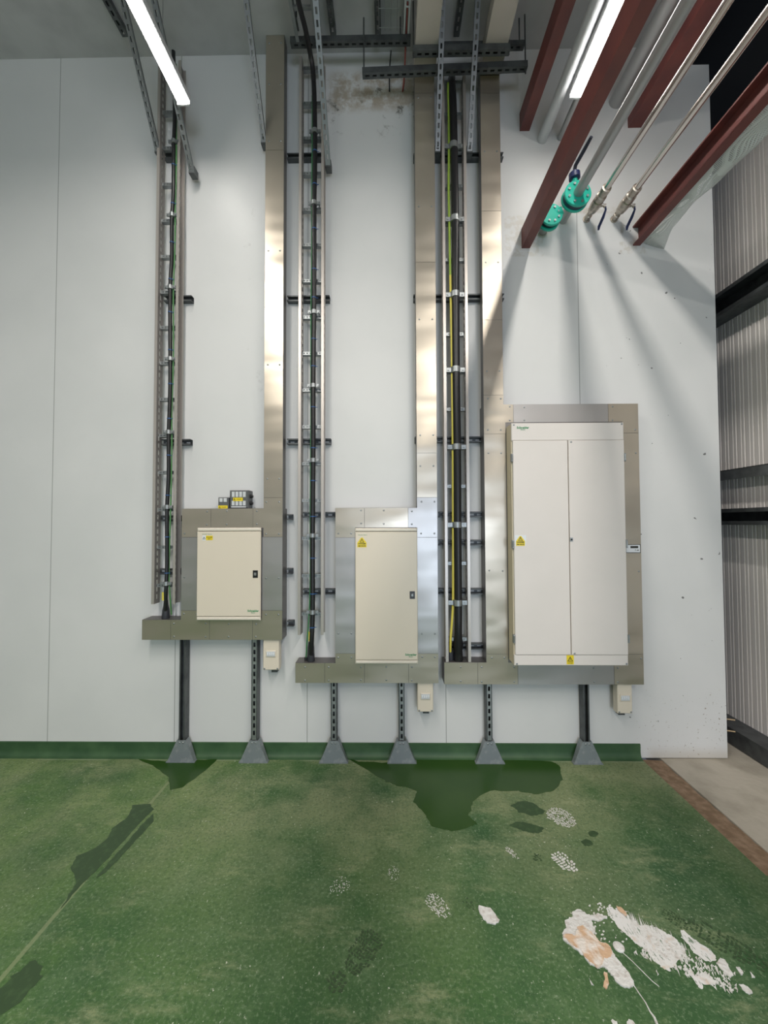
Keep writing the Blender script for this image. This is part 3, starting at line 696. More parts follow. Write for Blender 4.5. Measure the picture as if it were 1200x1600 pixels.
# ------------------------------------------------------------------ cable ladders
def ladder(name, XL, XR, z0, z1, rung_z, label, rl=.0, hooks=None):
    """rails XL..XR outside faces; rails are inward-open channels"""
    t = thing('cable_ladder', label, 'cable ladder', ((XL+XR)/2, YW-.041, z0), 'vertical cable ladders')
    ya, yb = YL, YW-.0425; fw = .018
    for (xo, s) in ((XL, 1), (XR, -1)):
        mb = MB(); wb = MB(); H = z1-z0
        # web with slots (outer face), front and back flanges
        wb.slotted(V((xo+s*fw, ya, z0)), V((0,0,1)), V((0,1,0)), V((s,0,0)), H, yb-ya, .002, .05, .032, .016)
        mb.box(min(xo,xo+s*fw), max(xo,xo+s*fw), ya-.002, ya, z0, z1); mb.box(min(xo,xo+s*fw), max(xo,xo+s*fw), yb-.002, yb, z0, z1)
        sr = obj('side_rail', mb, M['rail'], t)
        obj('perforated_web', wb, M['railweb'], sr, label='perforated web of the rail, shade put into its colour')
    for z in rung_z:
        mb = MB().strut((XL+.021, yb-.006, z), (XR-.021, yb-.006, z), (0,-1,0), w=.022, d=.028, slots=False)
        x = XL+.022; 
        mb.slotted(V((XL+.021, yb-.036, z-.011)), V((1,0,0)), V((0,0,1)), V((0,-1,0)), XR-XL-.042, .022, .0015, .022, .010, .010)
        obj('rung', mb, M['galv'], t)
    return t
def cleat(parent, cx, z, r, yc, wings=.02, h=.030, y_back=2.745):
    """cable cleat: a band round the cable with bolted ears"""
    mb = MB(); mb.lathe((cx, yc, z-h/2), (0,0,1), [(0,r+.002),(.002,r+.005),(h-.002,r+.005),(h,r+.002)], 16)
    for s in (-1, 1):
        a = cx+s*(r+.002); b = cx+s*(r+wings)
        mb.box(min(a,b), max(a,b), yc-.006, yc+.006, z-h*.35, z+h*.35)
        mb.lathe((cx+s*(r+wings*.62), yc-.006, z), (0,-1,0), [(0,.0065),(.006,.0065)], 6, False)
        mb.tube([(cx+s*(r+wings*.62), yc, z), (cx+s*(r+wings*.62), y_back, z)], .004, 6)
    return obj('cable_cleat', mb, M['galv'], parent, label='bright metal cleat clamping the cable')
def zs(px, lst, Y=2.75): return [az(px, p, Y) for p in lst]
yr = YL
# ladder 1
XL1 = (ax(246,300,yr)+ax(235.5,900,yr))/2; XR1 = (ax(283.5,300,yr)+ax(271.5,900,yr))/2
L1 = ladder('l', XL1, XR1, az(240,944,yr), az(250,95,yr), zs(262, [914.5,855,796.5,738.5,681,624.5,568,512.6,457.5,402,346,289.5,233,177,121]), 'cable ladder on the left beside the smallest board')
XL2 = (ax(467.5,300,yr)+ax(465,900,yr))/2; XR2 = (ax(507,300,yr)+ax(505,900,yr))/2
L2 = ladder('l', XL2, XR2, az(470,992,yr), az(470,88,yr), zs(487, [959,899.5,841,782,725,667.5,610,553,496.6,440,384,328.5,272.5,217.5,163,108]), 'cable ladder between the smallest board and the middle board')
XL3 = (ax(690.5,300,yr)+ax(696,900,yr))/2; XR3 = (ax(729,300,yr)+ax(735,900,yr))/2
L3 = ladder('l', XL3, XR3, G3[6]+.001, az(700,118,yr), zs(712, [998,940,880,820,760,700,640,581,523,465,407,348.5,292,236,180,130]), 'cable ladder with the thickest black cable, left of the large cabinet')
# ------------------------------------------------------------------ cables
def cable(pts, r, m, label, name='power_cable', cat='cable', ties=(), org=None, tie_r=.0025):
    P = [at(px, py, Y) for (px, py, Y) in pts]
    # smooth with catmull
    Q = []
    for i in range(len(P)-1):
        p0, p1, p2, p3 = P[max(i-1,0)], P[i], P[i+1], P[min(i+2,len(P)-1)]
        for k in range(8):
            t = k/8; Q.append(0.5*((2*p1)+(p2-p0)*t+(2*p0-5*p1+4*p2-p3)*t*t+(3*p1-p0-3*p2+p3)*t**3))
    Q.append(P[-1])
    t = thing(name, label, cat, P[0] if org is None else org)
    obj('cable_sheath', MB().tube(Q, r, 12), m, t)
    for py in ties:
        # nearest sampled point
        best = min(Q, key=lambda q: abs(az(600, py, q.y)-q.z))
        mb = MB().lathe(best-V((0,0,.003)), (0,0,1), [(0,r+.0005),(0,r+.002),(.006,r+.002),(.006,r+.0005)], 14)
        mb.box(best.x+r, best.x+r+.014, best.y-.003, best.y, best.z-.0015, best.z+.0015)
        obj('cable_tie', mb, M['blue'], t)
    return t, Q
YC = 2.715
c1, Q1 = cable([(259,963,YC+.03),(259,930,YC),(261,880,YC),(261,797,YC),(263.5,740,YC),(263.5,680,YC),(266,600,YC),(266,457,YC),(268.5,400,YC),(268.5,346,YC),(271,300,YC),(271.5,233,YC),(273,180,YC),(272,120,YC),(271,80,YC-.02)],
      .0125, M['black'], 'black power cable clipped to the left ladder beside the smallest board', ties=(892,833,770,708,650,590,540,480,430,372,312,255))
sc = MB()
def boot(t, p, r0, r1, h, m=None):
    obj('cable_boot', MB().lathe(p, (0,0,1), [(0,r1*1.05),(.004,r1*1.1),(h*.45,r1*.95),(h*.7,r0*1.35),(h,r0*1.05)], 14), m or M['boot'], t, label='flared black boot where the cable enters the trunking')
z4a = G1[6]
boot(c1, V((Q1[0].x, Q1[0].y, z4a+.0005)), .0125, .024, .125)
obj('identification_sleeve', MB().lathe((Q1[0].x, 2.72, z4a+.13), (0,0,1), [(0,.0135),(.055,.0135)], 12), M['yellow'], c1, label='yellow marker sleeve')
c2, Q2 = cable([(486,1028,YC+.03),(487,1000,YC),(488.5,950,YC),(488.5,841,YC),(489.5,700,YC),(489.5,600,YC),(490.5,490,YC),(491,400,YC),(491,320,YC),(492,260,YC),(492,200,YC),(491,150,YC),(489,110,YC-.02),(484,80,YC-.08),(477,45,YC-.2),(468,10,YC-.32),(455,-50,YC-.5)],
      .0165, M['black'], 'black power cable on the middle ladder, bending overhead at the ceiling', ties=(980,925,870,812,755,695,640,575,525,460,415,352,287,238))
z4b = G2[6]
boot(c2, V((Q2[0].x, Q2[0].y, z4b+.0005)), .0165, .024, .13)
obj('identification_sleeve', MB().lathe((Q2[0].x+.004, 2.722, z4b+.145), (0,0,1), [(0,.0175),(.06,.0175)], 12), M['yellow'], c2, label='yellow marker sleeve')
c3, Q3 = cable([(716,1028,YC+.03),(716,990,YC),(716,940,YC),(715,820,YC),(714.5,700,YC),(713,600,YC),(712,465,YC),(711.5,348,YC),(709.5,236,YC),(708.5,190,YC),(707.5,155,YC),(706,133,YC+.02),(705.5,124,YC+.06),(706,122,YW-.002)],
      .0265, M['black'], 'thickest black power cable, on the right ladder, left of large cabinet')
z4c = G3[6]
boot(c3, V((Q3[0].x, Q3[0].y, z4c+.0005)), .0265, .031, .16, M['blackp'])
obj('identification_sleeve', MB().lathe((Q3[0].x-.002, 2.71, z4c+.125), (0,0,1), [(0,.008),(.045,.008)], 10), M['yellow'], c3, label='yellow marker sleeve')
YE = 2.725
e1, q = cable([(268,960,YE+.03),(266,935,YE),(264,900,YE),(265,850,YE),(266.5,797,YE),(268.5,700,YE),(268.5,640,YE),(271,560,YE),(271,457,YE),(273.5,380,YE),(274,320,YE),(275.5,260,YE),(275.5,200,YE),(275,100,YE)], .0048, M['dg'], 'thin green and yellow earth wire on the left ladder', 'earth_wire', 'wire')
e2, q = cable([(478,1030,YE+.03),(480,1000,YE),(483,960,YE),(485,900,YE),(485,800,YE),(486,650,YE),(486,500,YE),(487,400,YE),(487.5,280,YE),(488,210,YE),(488,150,YE)], .005, M['green'], 'thin dark green earth wire on the middle ladder', 'earth_wire', 'wire')
obj('cable_boot', MB().lathe((q[0].x, q[0].y, z4b+.0005), (0,0,1), [(0,.011),(.022,.010),(.024,.006)], 10), M['blackp'], e2)
e3, q = cable([(703.5,1028,YE+.03),(704,1000,YE),(707,960,YE),(708,930,YE),(708,820,YE),(707.5,700,YE),(706.5,600,YE),(705,500,YE),(703.5,430,YE)], .0085, M['yellow'], 'yellow earth cable beside the thickest black cable, lower half', 'earth_cable', 'cable')
boot(e3, V((q[0].x, q[0].y, z4c+.0005)), .0085, .022, .125)
e4, q = cable([(703.5,430,YE),(702,348,YE),(701,290,YE),(701.5,236,YE),(701,170,YE),(700,130,YE)], .0085, M['yg'], 'lime green earth cable beside the thickest black cable, upper half', 'earth_cable', 'cable')
def cpos(Q, z): return min(Q, key=lambda p: abs(p.z-z))
for z in zs(262, [914.5,796.5,681,568,457.5,346,233]):
    z += .018; p = cpos(Q1, z); cleat(L1, p.x, z, .0125, p.y, .026)
for z in zs(487, [959,841,725,610,496.6,328.5,217.5]):
    z += .02; p = cpos(Q2, z); cleat(L2, p.x, z, .0165, p.y, .024)
for z in zs(712, [940,820,700,581,465,348.5,236]):
    p = cpos(Q3, z); cleat(L3, p.x-.004, z, .0275, p.y+.002, .036, .042)
# ------------------------------------------------------------------ sloping braces from the wall up to the ceiling
def brace(px, py, px0, label, yw=2.72, d=.041):
    """foot on the wall side at pixel (px,py), crossing the top edge of the photograph at px0; stays in one vertical plane"""
    p = at(px, py, yw); 
    # solve depth at which ray (px0, 0) has the same X
    dd = ray(px0, 0); s = p.x/dd.x; q = CAM + dd*s
    u = (q-p).normalized(); L = (ZC-.001-p.z)/u.z
    e = p+u*L
    mb = MB().strut(p, e, (0, 1, .0), w=.034, d=.022, slots=True)
    t = thing('slotted_brace', label, 'brace', p, 'slotted braces rising to the ceiling')
    obj('brace_channel', mb, M['galvm'], t)
    zt = p.z+.02
    b = MB().box(p.x-.0205, p.x+.0205, p.y, YW-.0415, zt-.03, zt+.02)
    b.lathe((p.x, p.y, zt), (0,-1,0), [(0,.012),(.008,.012)], 6, False)
    obj('hinge_bracket', b, M['galvd'], t, label='dark bracket holding the brace foot')
brace(246, 236, 191, 'slotted brace left of the left ladder, leftmost of all braces')
brace(299, 268, 240, 'slotted brace just below the end of the left light')
brace(412, 222, 384, 'slotted brace meeting the riser of the smallest board')
brace(512.5, 258, 493, 'slotted brace right of the middle ladder')
brace(684, 236, 692, 'slotted brace over the riser of the middle board')
brace(734, 236, 747, 'slotted brace just left of the cabinet riser')
# ------------------------------------------------------------------ overhead channels, rods and tray
def over(p0, p1, n, label, rods=(), d=.041, m='galvd'):
    mb = MB().strut(p0, p1, n, w=.041, d=d, slots=True)
    c = (V(p0)+V(p1))/2
    t = thing('overhead_channel', label, 'overhead channel', c, 'slotted channels under the ceiling')
    obj('channel', mb, M[m], t)
    for (x, y) in rods:
        obj('threaded_rod', MB().tube([(x,y,c.z-.015),(x,y,ZC)], .005, 8), M['galvd'], t)
a = at(453, 66, 2.62); b = at(820, 58, 2.62); z = (a.z+b.z)/2
x3 = G2[2]-.02
over((a.x,2.64,z), (G2[2]-.03,2.64,z), (0,0,1), 'long slotted channel under the ceiling near the middle ladder top', [(a.x+.1,2.62),(G2[2]-.1,2.62)])
over((G2[3]+.03,2.64,ZD+.113), (b.x,2.64,ZD+.113), (0,0,1), 'slotted channel resting above the overhead ducts at right', [(b.x-.03,2.64)], d=.03)
a = at(566, 114, 2.60); b = at(825, 103, 2.60)
over((a.x,2.62,a.z), (b.x,2.62,b.z), (0,0,1), 'tilted slotted channel hung on rods below the overhead ducts', [(a.x+.01,2.62),(b.x-.01,2.62)])
a = at(645, 86, 2.53); b = at(797, 84, 2.53)
over((a.x,2.54,ZD-.043), (b.x,2.54,ZD-.043), (0,0,1), 'plain slotted channel crossing beneath both overhead ducts', [(a.x+.005,2.54),(b.x-.005,2.54)])
def overdepth(px, py, Y, z, y_end, label):
    d = ray(px, py); k = (z-CAM.z)/d.z; p = CAM+d*k
    over((p.x, p.y, z), (p.x, y_end, z), (0,0,1), label, [(p.x, p.y-.3)])
overdepth(521, 58, 0, ZC-.055, -1, 'slotted channel running towards the viewer near the middle ladder top')
overdepth(591, 66, 0, ZC-.055, -1, 'slotted channel running towards the viewer beside the wire basket')
overdepth(713, 58, 0, ZC-.055, -1, 'slotted channel running towards the viewer between the two overhead ducts')
overdepth(196, 58, 0, ZC-.055, -1, 'slotted channel on the ceiling at far upper left')
# horizontal ladder overhead from ladder 2
t = thing('overhead_ladder', 'horizontal cable ladder under the ceiling above the middle ladder', 'cable ladder', ((XL2+XR2)/2, 2, ZC-.13))
for x in (XL2, XR2-.04):
    mb = MB(); mb.slotted(V((x,-1,ZC-.16)), V((0,1,0)), V((0,0,1)), V((1,0,0)), 3.62, .075, .002, .05, .028, .012); mb.box(x, x+.022, -1, 2.62, ZC-.162, ZC-.16); mb.box(x, x+.022, -1, 2.62, ZC-.085, ZC-.083)
    obj('side_rail', mb, M['galv'], t)
for i in range(12): obj('rung', MB().box(XL2+.002, XR2-.04, 2.45-i*.25-.011, 2.45-i*.25+.011, ZC-.155, ZC-.14), M['galv'], t)
for y in (2.5, 1.0): obj('threaded_rod', MB().tube([(XL2+.03,y,ZC-.14),(XL2+.03,y,ZC)], .005, 8), M['galvd'], t)
# wire basket tray with white-clipped red cable
def topx(px, py, z):
    d = ray(px, py); return CAM + d*((z-CAM.z)/d.z)
xa = topx(592, 30, ZC-.12).x; xb = topx(630, 30, ZC-.12).x
mb = MB()
for i in range(5):
    x = xa+(xb-xa)*i/4; mb.tube([(x,-1,ZC-.12),(x,2.6,ZC-.12)], .0022, 6)
y = 2.58
while y > -.9:
    mb.tube([(xa,y,ZC-.08),(xa,y,ZC-.123),(xb,y,ZC-.123),(xb,y,ZC-.08)], .0022, 6); y -= .1
for x in (xa, xb):
    mb.tube([(x,-1,ZC-.08),(x,2.6,ZC-.08)], .0022, 6)
t = thing('wire_basket_tray', 'thin wire basket tray under the ceiling left of the red cable', 'cable tray', ((xa+xb)/2, 2, ZC-.12))
obj('basket', mb, M['wire'], t)
for y in (2.4, 1.0): obj('hanger_wire', MB().tube([((xa+xb)/2,y,ZC-.123),((xa+xb)/2,y,ZC)], .003, 6), M['wire'], t)
p1 = topx(637, 5, ZC-.12); p2 = topx(634, 68, ZC-.12)
t = thing('white_cable_channel', 'short white twin-sided channel carrying the red cable at top centre', 'cable channel', p2)
u = (p1-p2).normalized()
obj('channel', MB().obox(p2+V((-.019,0,0)), u*.5, (.008,0,0), (0,0,.02)).obox(p2+V((.011,0,0)), u*.5, (.008,0,0), (0,0,.02)).obox(p2+V((-.011,0,.016)), u*.5, (.022,0,0), (0,0,.003)).obox(p2+V((-.011,-.2,0)), (.022,0,0), (0,.008,0), (0,0,.01)), M['paper'], t)
obj('hanger', MB().tube([p2+u*.2+V((0,0,.018)), V((p2.x,(p2+u*.2).y,ZC))], .004, 6), M['wire'], t)
w = at(629, 143, YW-.003)
t2 = thing('red_cable', 'red cable dropping from the white channel down the wall top', 'cable', w)
obj('cable_sheath', MB().tube([p1+V((0,0,.008)), p2+V((0,0,.008)), V((p2.x-.002,2.70,ZC-.16)), V((w.x+.01,YW-.012,ZC-.25)), w], .006, 8), M['redcab'], t2)
w = at(608.5, 143, YW-.003); tt = at(611, 60, YW-.03)
tag(obj('thin_black_cable', MB().tube([w, V((w.x,YW-.008,w.z+.15)), V((tt.x,YW-.01,ZC-.002))], .0045, 8), M['black']), 'thin black cable hanging down the wall top left of the red cable', 'cable')
# ------------------------------------------------------------------ steel beams: channel sections
def beam(X, z0, z1, w, label, open_left=True):
    t = .010; mb = MB(); y0, y1 = -1.5, YW+.0
    mb.box(X, X+w, y0, y1, z0, z0+t); mb.box(X, X+w, y0, y1, z1-t, z1)
    if open_left: mb.box(X+w-t, X+w, y0, y1, z0+t, z1-t)
    else: mb.box(X, X+t, y0, y1, z0+t, z1-t)
    return tag(obj('steel_beam', mb, M['red'], org=(X, YW, z0)), label, 'steel beam', 'red oxide beams entering the wall')
beam(ax(815,388,YW), az(815,388,YW), az(815,358,YW), .060, 'red oxide beam on the lower level, left of the teal valve', False)
beam(ax(989,384,YW), az(989,384,YW), az(988,354,YW), .050, 'red oxide beam on the lower right with netting along it')
beam(ax(812,205,YW), az(812,205,YW), az(812,205,YW)+.13, ax(827,205,YW)-ax(812,205,YW), 'red oxide beam, upper level, left of the right light', False)
beam(ax(981,200,YW), az(981,200,YW), az(981,200,YW)+.14, .095, 'red oxide beam, upper level, seen behind the steel pipes', False)
# ------------------------------------------------------------------ pipes and valves
def pipe(X, z, r, m, label, y1=YW, cat='pipe'):
    return tag(obj('pipe', MB().lathe((X,-1.5,z), (0,1,0), [(0,r),(y1+1.5,r)], 24), m, org=(X,y1,z)), label, cat, 'pipes running out of the wall')
PA = (ax(879,344,YW), az(879,344,YW)); PC = (ax(916,343,YW), az(916,343,YW)); PD = (ax(959,343,YW), az(959,343,YW))
SH = -.045
def steelpipe(P, y_end, r, label, m):
    t = tag(obj('pipe', MB().lathe((P[0],-1.5,P[1]), (0,1,0), [(0,r),(y_end+1.5,r)], 24), m, org=(P[0],y_end,P[1])), label, 'pipe', 'pipes running out of the wall'); return t
steelpipe(PA, 2.625+SH, .031, 'grey pipe passing through the teal flanged valve', M['pipeg'])
pa = obj('pipe', MB().lathe((PA[0],2.694+SH,PA[1]), (0,1,0), [(0,.031),(YW-2.694-SH,.031)], 24), M['pipeg']); tag(pa, 'short grey pipe stub between the teal valve and the wall', 'pipe')
# teal valve
t = thing('flanged_valve', 'teal flanged butterfly valve on the grey pipe, blue lever on top', 'valve', (PA[0], 2.66, PA[1]))
def flange(yc, m, x=PA[0], z=PA[1], R=.088):
    return MB().lathe((x,yc,z), (0,1,0), [(0,R*.96),(.003,R),(.015,R),(.018,R*.96)], 32)
f1 = obj('flange', flange(2.626+SH, 0), M['teal'], t); f2 = obj('flange', flange(2.675+SH, 0), M['teal'], t)
obj('valve_body', MB().lathe((PA[0],2.644+SH,PA[1]), (0,1,0), [(0,.080),(.031,.080)], 32), M['tealdark'], t, label='dark wafer body between the flanges')
for k in range(8):
    q = math.pi*(k+.5)/4; obj('bolt', MB().lathe((PA[0]+.064*math.cos(q), 2.618+SH, PA[1]+.064*math.sin(q)), (0,1,0), [(0,.009),(.008,.009)], 6, False), M['galv'], f1)
nx, nz = -.05, .9987
nk = V((PA[0],2.66+SH,PA[1]))
obj('neck', MB().lathe(nk+V((nx,0,nz))*.07, (nx,0,nz), [(0,.018),(.05,.018)], 14), M['teal'], t)
obj('blue_gear_head', MB().lathe(nk+V((nx,0,nz))*.118, (nx,0,nz), [(0,.026),(.006,.036),(.04,.036),(.055,.02)], 14), M['navy'], t, label='dark blue head of the valve')
h0 = nk+V((nx,0,nz))*.168; M['lever'] = mat('dark_lever', (.018,.022,.04), .4)
obj('lever', MB().tube([h0, h0+V((0,-.02,.03)), h0+V((.02,-.10,.06)), h0+V((.03,-.17,.075))], [.012,.012,.012,.010], 10), M['lever'], t, label='dark blue lever')
# second teal valve, half hidden by the beam, with its own pipe
PB = (ax(862,335,2.66), az(862,335,2.66))
t = thing('flanged_valve', 'second teal valve without pipe in front, half hidden behind lower left beam', 'valve', (PB[0], 2.69, PB[1]))
f1 = obj('flange', flange(2.656, 0, PB[0], PB[1], .075), M['teal'], t); obj('flange', flange(2.705, 0, PB[0], PB[1], .075), M['teal'], t)
obj('valve_body', MB().lathe((PB[0],2.674,PB[1]), (0,1,0), [(0,.060),(.031,.060)], 32), M['tealdark'], t, label='dark body between the flanges')
for k in range(8):
    q = math.pi*(k+.5)/4; obj('bolt', MB().lathe((PB[0]+.050*math.cos(q), 2.648, PB[1]+.050*math.sin(q)), (0,1,0), [(0,.008),(.008,.008)], 6, False), M['galv'], f1)
obj('linking_arm', MB().tube([(PB[0]+.03,2.69,PB[1]+.015),(PB[0]+.075,2.66,PB[1]+.03)], [.03,.026], 14), M['teal'], t)
obj('outlet_stub', MB().lathe((PB[0],2.723,PB[1]), (0,1,0), [(0,.028),(YW-2.723,.028)], 20), M['pipeg'], t)
def ball_valve(P, pipel, valvel):
    steelpipe(P, 2.545, .0205, pipel, M['pipe'])
    K = 1.27
    t = thing('ball_valve', valvel, 'valve', (P[0], 2.70, P[1]), None)
    obj('valve_body', MB().lathe((P[0],2.80,P[1]), (0,-1,0), [(a*K, b) for a, b in [(0,.018),(.004,.022),(.02,.022),(.022,.018),(.04,.019),(.05,.030),(.085,.036),(.115,.034),(.12,.028),(.125,.034),(.15,.034),(.155,.026),(.17,.025),(.173,.030),(.20,.030),(.203,.021)]], 18), M['nickel'], t)
    obj('wall_nipple', MB().lathe((P[0],YW,P[1]), (0,-1,0), [(0,.026),(.005,.026),(.006,.020),(.022,.020)], 14), M['nickel'], t)
    # stem to the right and cranked handle
    s = V((P[0]+.030, 2.672, P[1]-.014))
    obj('stem', MB().lathe(s-V((.006,0,-.003)), (1,0,-.35), [(0,.013),(.014,.013),(.014,.009),(.026,.009),(.026,.013),(.034,.013)], 8), M['nickel'], t)
    e = s+V((.026,0,-.010)); mb = MB()
    mb.tube([e, e+V((.008,.010,-.016)), e+V((.006,.040,-.045)), e+V((-.002,.080,-.080)), e+V((.000,.092,-.098))], [.006,.0065,.0095,.0095,.006], 8)
    obj('handle', mb, M['navy'], t, label='dark blue lever handle')
ball_valve(PC, 'shiny steel pipe right of the teal valve, left of two slim ones', 'ball valve with navy lever, nearer the teal valve')
ball_valve(PD, 'shiny steel pipe nearest the lower right beam', 'ball valve with navy lever, nearer the lower right beam')
pipe(ax(847,218,YW), az(847,218,YW), .036, mat('pale_pipe', (.55,.57,.60), .3, .2), 'pale pipe on the upper level, nearest the upper left beam')
pipe(ax(875,216,YW), az(875,216,YW), .022, M['pipeg'], 'narrow grey pipe on the upper level beside the right light')
pipe(ax(962,160,YW), az(962,160,YW), .050, M['pipeg'], 'wide grey pipe on the upper level, highest pipe on the wall')
# ------------------------------------------------------------------ netting along the right beam
NX = ax(989,384,YW)+.056; NZ = az(989,384,YW)+.025
mb = MB(); nu, nv = 14, 90; vs = []; rnd = random.Random(3)
ph = [rnd.uniform(0,6.28) for _ in range(6)]
for j in range(nv+1):
    y = YW-.002 - j*(4.2/nv)
    for i in range(nu+1):
        s = i/nu
        wob = .012*math.sin(y*9+ph[0]+s*3)+.008*math.sin(y*23+ph[1]+s*5)
        wid = .105 + .012*math.sin(y*6+ph[2]) + (.06*max(0, 1-(YW-y)/.18))
        x = NX + s*wid + .25*wob*s; z = NZ - .035*math.sin(s*2.4) + wob*s - .010*s
        vs.append((x, y, z))
fs = []
for j in range(nv):
    for i in range(nu):
        a = j*(nu+1)+i; fs.append((a, a+1, a+nu+2, a+nu+1))
mb.add(vs, fs, True)
nt_ = obj('debris_netting', mb, M['net'], org=(NX,YW,NZ-.06)); tag(nt_, 'crumpled white see-through netting hanging along the lower right beam', 'netting')
sol = nt_.modifiers.new('thickness', 'SOLIDIFY'); sol.thickness = .0015
# ------------------------------------------------------------------ LED battens
def batten(X, y1, y0, z, label):
    t = thing('led_batten', label, 'light fitting', (X, y1, z), 'led battens hung below the ceiling')
    w = .041
    mb = MB(); sec = [(-w,.052),(w,.052),(w,.014),(.036,.010),(-.036,.010),(-w,.014)]
    mb.prism([(X+a, z+b) for a,b in sec], y0+.012, y1-.012); obj('housing', mb, M['ledbody'], t)
    dsec = [(-.0355,.009),(-.034,-.004),(-.026,-.012),(0,-.015),(.026,-.012),(.034,-.004),(.0355,.009)]
    obj('diffuser', MB().prism([(X+a,z+b) for a,b in dsec], y0+.014, y1-.014), M['led'], t, label='glowing white diffuser')
    for (a, b) in ((y0, y0+.012), (y1-.012, y1)):
        obj('end_cap', MB().box(X-w, X+w, a, b, z-.012, z+.053), M['ledbody'], t)
    for y in (y0+.25, y1-.25): obj('suspension_wire', MB().tube([(X,y,z+.052),(X,y,ZC)], .002, 6), M['wire'], t)
lp = at(897, 160, 2.48); lq = at(288, 156, 2.48)
zl = (lp.z+lq.z)/2
batten(lp.x+.01, 2.48, 1.05, zl, 'lit white light batten on the right, above the red beams')
batten(lq.x, 2.48, 1.05, zl, 'lit white light batten on the left, above the left ladder')
# ------------------------------------------------------------------ floor marks
def fpoly(pts, jit=0, sub=1, rnd=random):
    P = [fl(*p) for p in pts]; Q = []
    for i in range(len(P)):
        a, b = P[i], P[(i+1) % len(P)]
        for k in range(sub):
            t = k/sub; Q.append((a[0]+(b[0]-a[0])*t+rnd.uniform(-jit,jit), a[1]+(b[1]-a[1])*t+rnd.uniform(-jit,jit)))
    return Q
def zc(l, sc, ox, oy): return [(ox+x/sc, oy+y/sc) for x,y in l]
def tri_slab(mb, poly, z1):
    mb.slab(poly, .0, z1)
def patch(name, polys, m, h, label, cat, jit=.004, sub=4, seed=1, group=None):
    r = random.Random(seed); mb = MB()
    for p in polys: mb.slab(fpoly(p, jit, sub, r), .0002, h)
    return tag(obj(name, mb, m), label, cat, group)
patch('puddle', [zc([(0,160),(40,175),(105,190),(92,225),(130,270),(150,305),(210,318),(262,305),(290,295),(265,270),(280,225),(330,190),(420,192),(470,203),(530,190),(560,155),(548,112),(520,98),(430,95),(380,92),(330,90),(200,86),(90,85),(40,105),(-80,100),(-120,85)], 2, 600, 1140)],
      M['puddle'], .0012, 'largest puddle, dark green water between the middle posts', 'puddle', .006, 5, 2)
patch('puddle', [zc([(432,92),(520,100),(600,96),(680,92),(640,130),(570,180),(530,190),(525,150),(490,120)], 2, 0, 1140)], M['puddle'], .0010, 'small puddle around the foot of the leftmost post', 'puddle', .004, 4, 3)
patch('puddle', [zc([(415,235),(470,232),(480,250),(470,258),(420,310),(375,360),(330,412),(285,455),(240,500),(190,562),(215,515),(240,475),(222,430),(240,395),(300,370),(340,335),(350,310),(390,280),(405,262)], 2, 0, 1140),
                 zc([(478,262),(480,285),(440,330),(385,390),(330,445),(300,465),(340,415),(390,360),(440,300)], 2, 0, 1140)], M['damp'], .0010, 'long wet streak lying across the pale floor joint', 'wet patch', .003, 4, 4)
patch('wet_patch', [zc([(0,810),(50,760),(100,722),(140,735),(120,790),(60,850),(0,900),(-60,900),(-60,850)], 2, 0, 1140)], M['damp'], .0008, 'damp patch at the lower left edge of the floor', 'wet patch', .008, 4, 5)
def tread(pcx, pcy, length, width, ang, m, label, name='footprint', seed=0, dens=.8, rows=9, cols=4, h=.0009):
    """sole print made of separate tread blocks, centre given on the photograph"""
    r = random.Random(seed); cx, cy = fl(pcx, pcy); mb = MB(); ca, sa = math.cos(ang), math.sin(ang)
    for i in range(rows):
        for j in range(cols):
            u = (i+.5)/rows*2-1; v = (j+.5)/cols*2-1
            lim = math.sqrt(max(0, 1-u*u))*(1.0 if u > -.2 else .85)
            if abs(v) > lim+.12 or r.random() > dens: continue
            l = length/rows*.42*r.uniform(.55,1.05); w = width/cols*.42*r.uniform(.5,1.05)
            x0, y0 = u*length/2, v*width/2+r.uniform(-1,1)*.003; sk = .35*l*(1 if v > 0 else -1)
            P = []
            for (a, b) in ((-l,-w),(-l*.1,-w*1.1),(l,-w),(l,w),(l*.1,w*1.1),(-l,w)):
                a += sk*b/w; a += r.uniform(-.2,.2)*l; b += r.uniform(-.2,.2)*w
                X = x0+a; Y = y0+b; P.append((cx+X*ca-Y*sa, cy+X*sa+Y*ca))
            mb.slab(P, .0002, h)
    return tag(obj(name, mb, m), label, 'footprint')
tread(568, 1486, .17, .10, 1.0, M['damp'], 'damp green forefoot print left of the white smudges, lower centre', seed=1, dens=.9, rows=14, cols=8)
tread(526, 1534, .07, .075, 1.0, M['damp'], 'damp green heel print, lowest mark in the centre', seed=2, dens=1, rows=5, cols=4)
tread(1139, 1477, .26, .10, 2.35, M['damp'], 'dark green sole print right of the plaster spill', seed=3, dens=.8, rows=20, cols=6)
tread(1057, 1437, .10, .06, 2.3, M['damp'], 'small dark green sole print above the plaster spill', seed=4, dens=.8, rows=12, cols=6)
tread(733, 1413, .06, .035, 2.2, M['damp'], 'tiny dark green print between the white smudges', seed=9, dens=.8, rows=5, cols=3)
tread(839, 1340, .05, .05, 2.0, M['damp'], 'tiny dark green print left of the ridged white print', seed=11, dens=.7, rows=5, cols=4)
tread(877, 1277, .15, .13, 2.2, M['plaster'], 'white powdery print nearest the large puddle', seed=5, dens=.7, rows=20, cols=14)
tread(882, 1347, .12, .085, 2.0, M['plaster'], 'ridged white sole print below the small damp spots', seed=6, dens=.95, rows=9, cols=5)
tread(684, 1415, .12, .07, 2.2, M['plaster'], 'broken white print left of the solid white blob', seed=7, dens=.6, rows=20, cols=11)
tread(800, 1333, .08, .03, 2.1, M['plaster'], 'faint narrow white print left of the ridged print', seed=8, dens=.6, rows=14, cols=5)
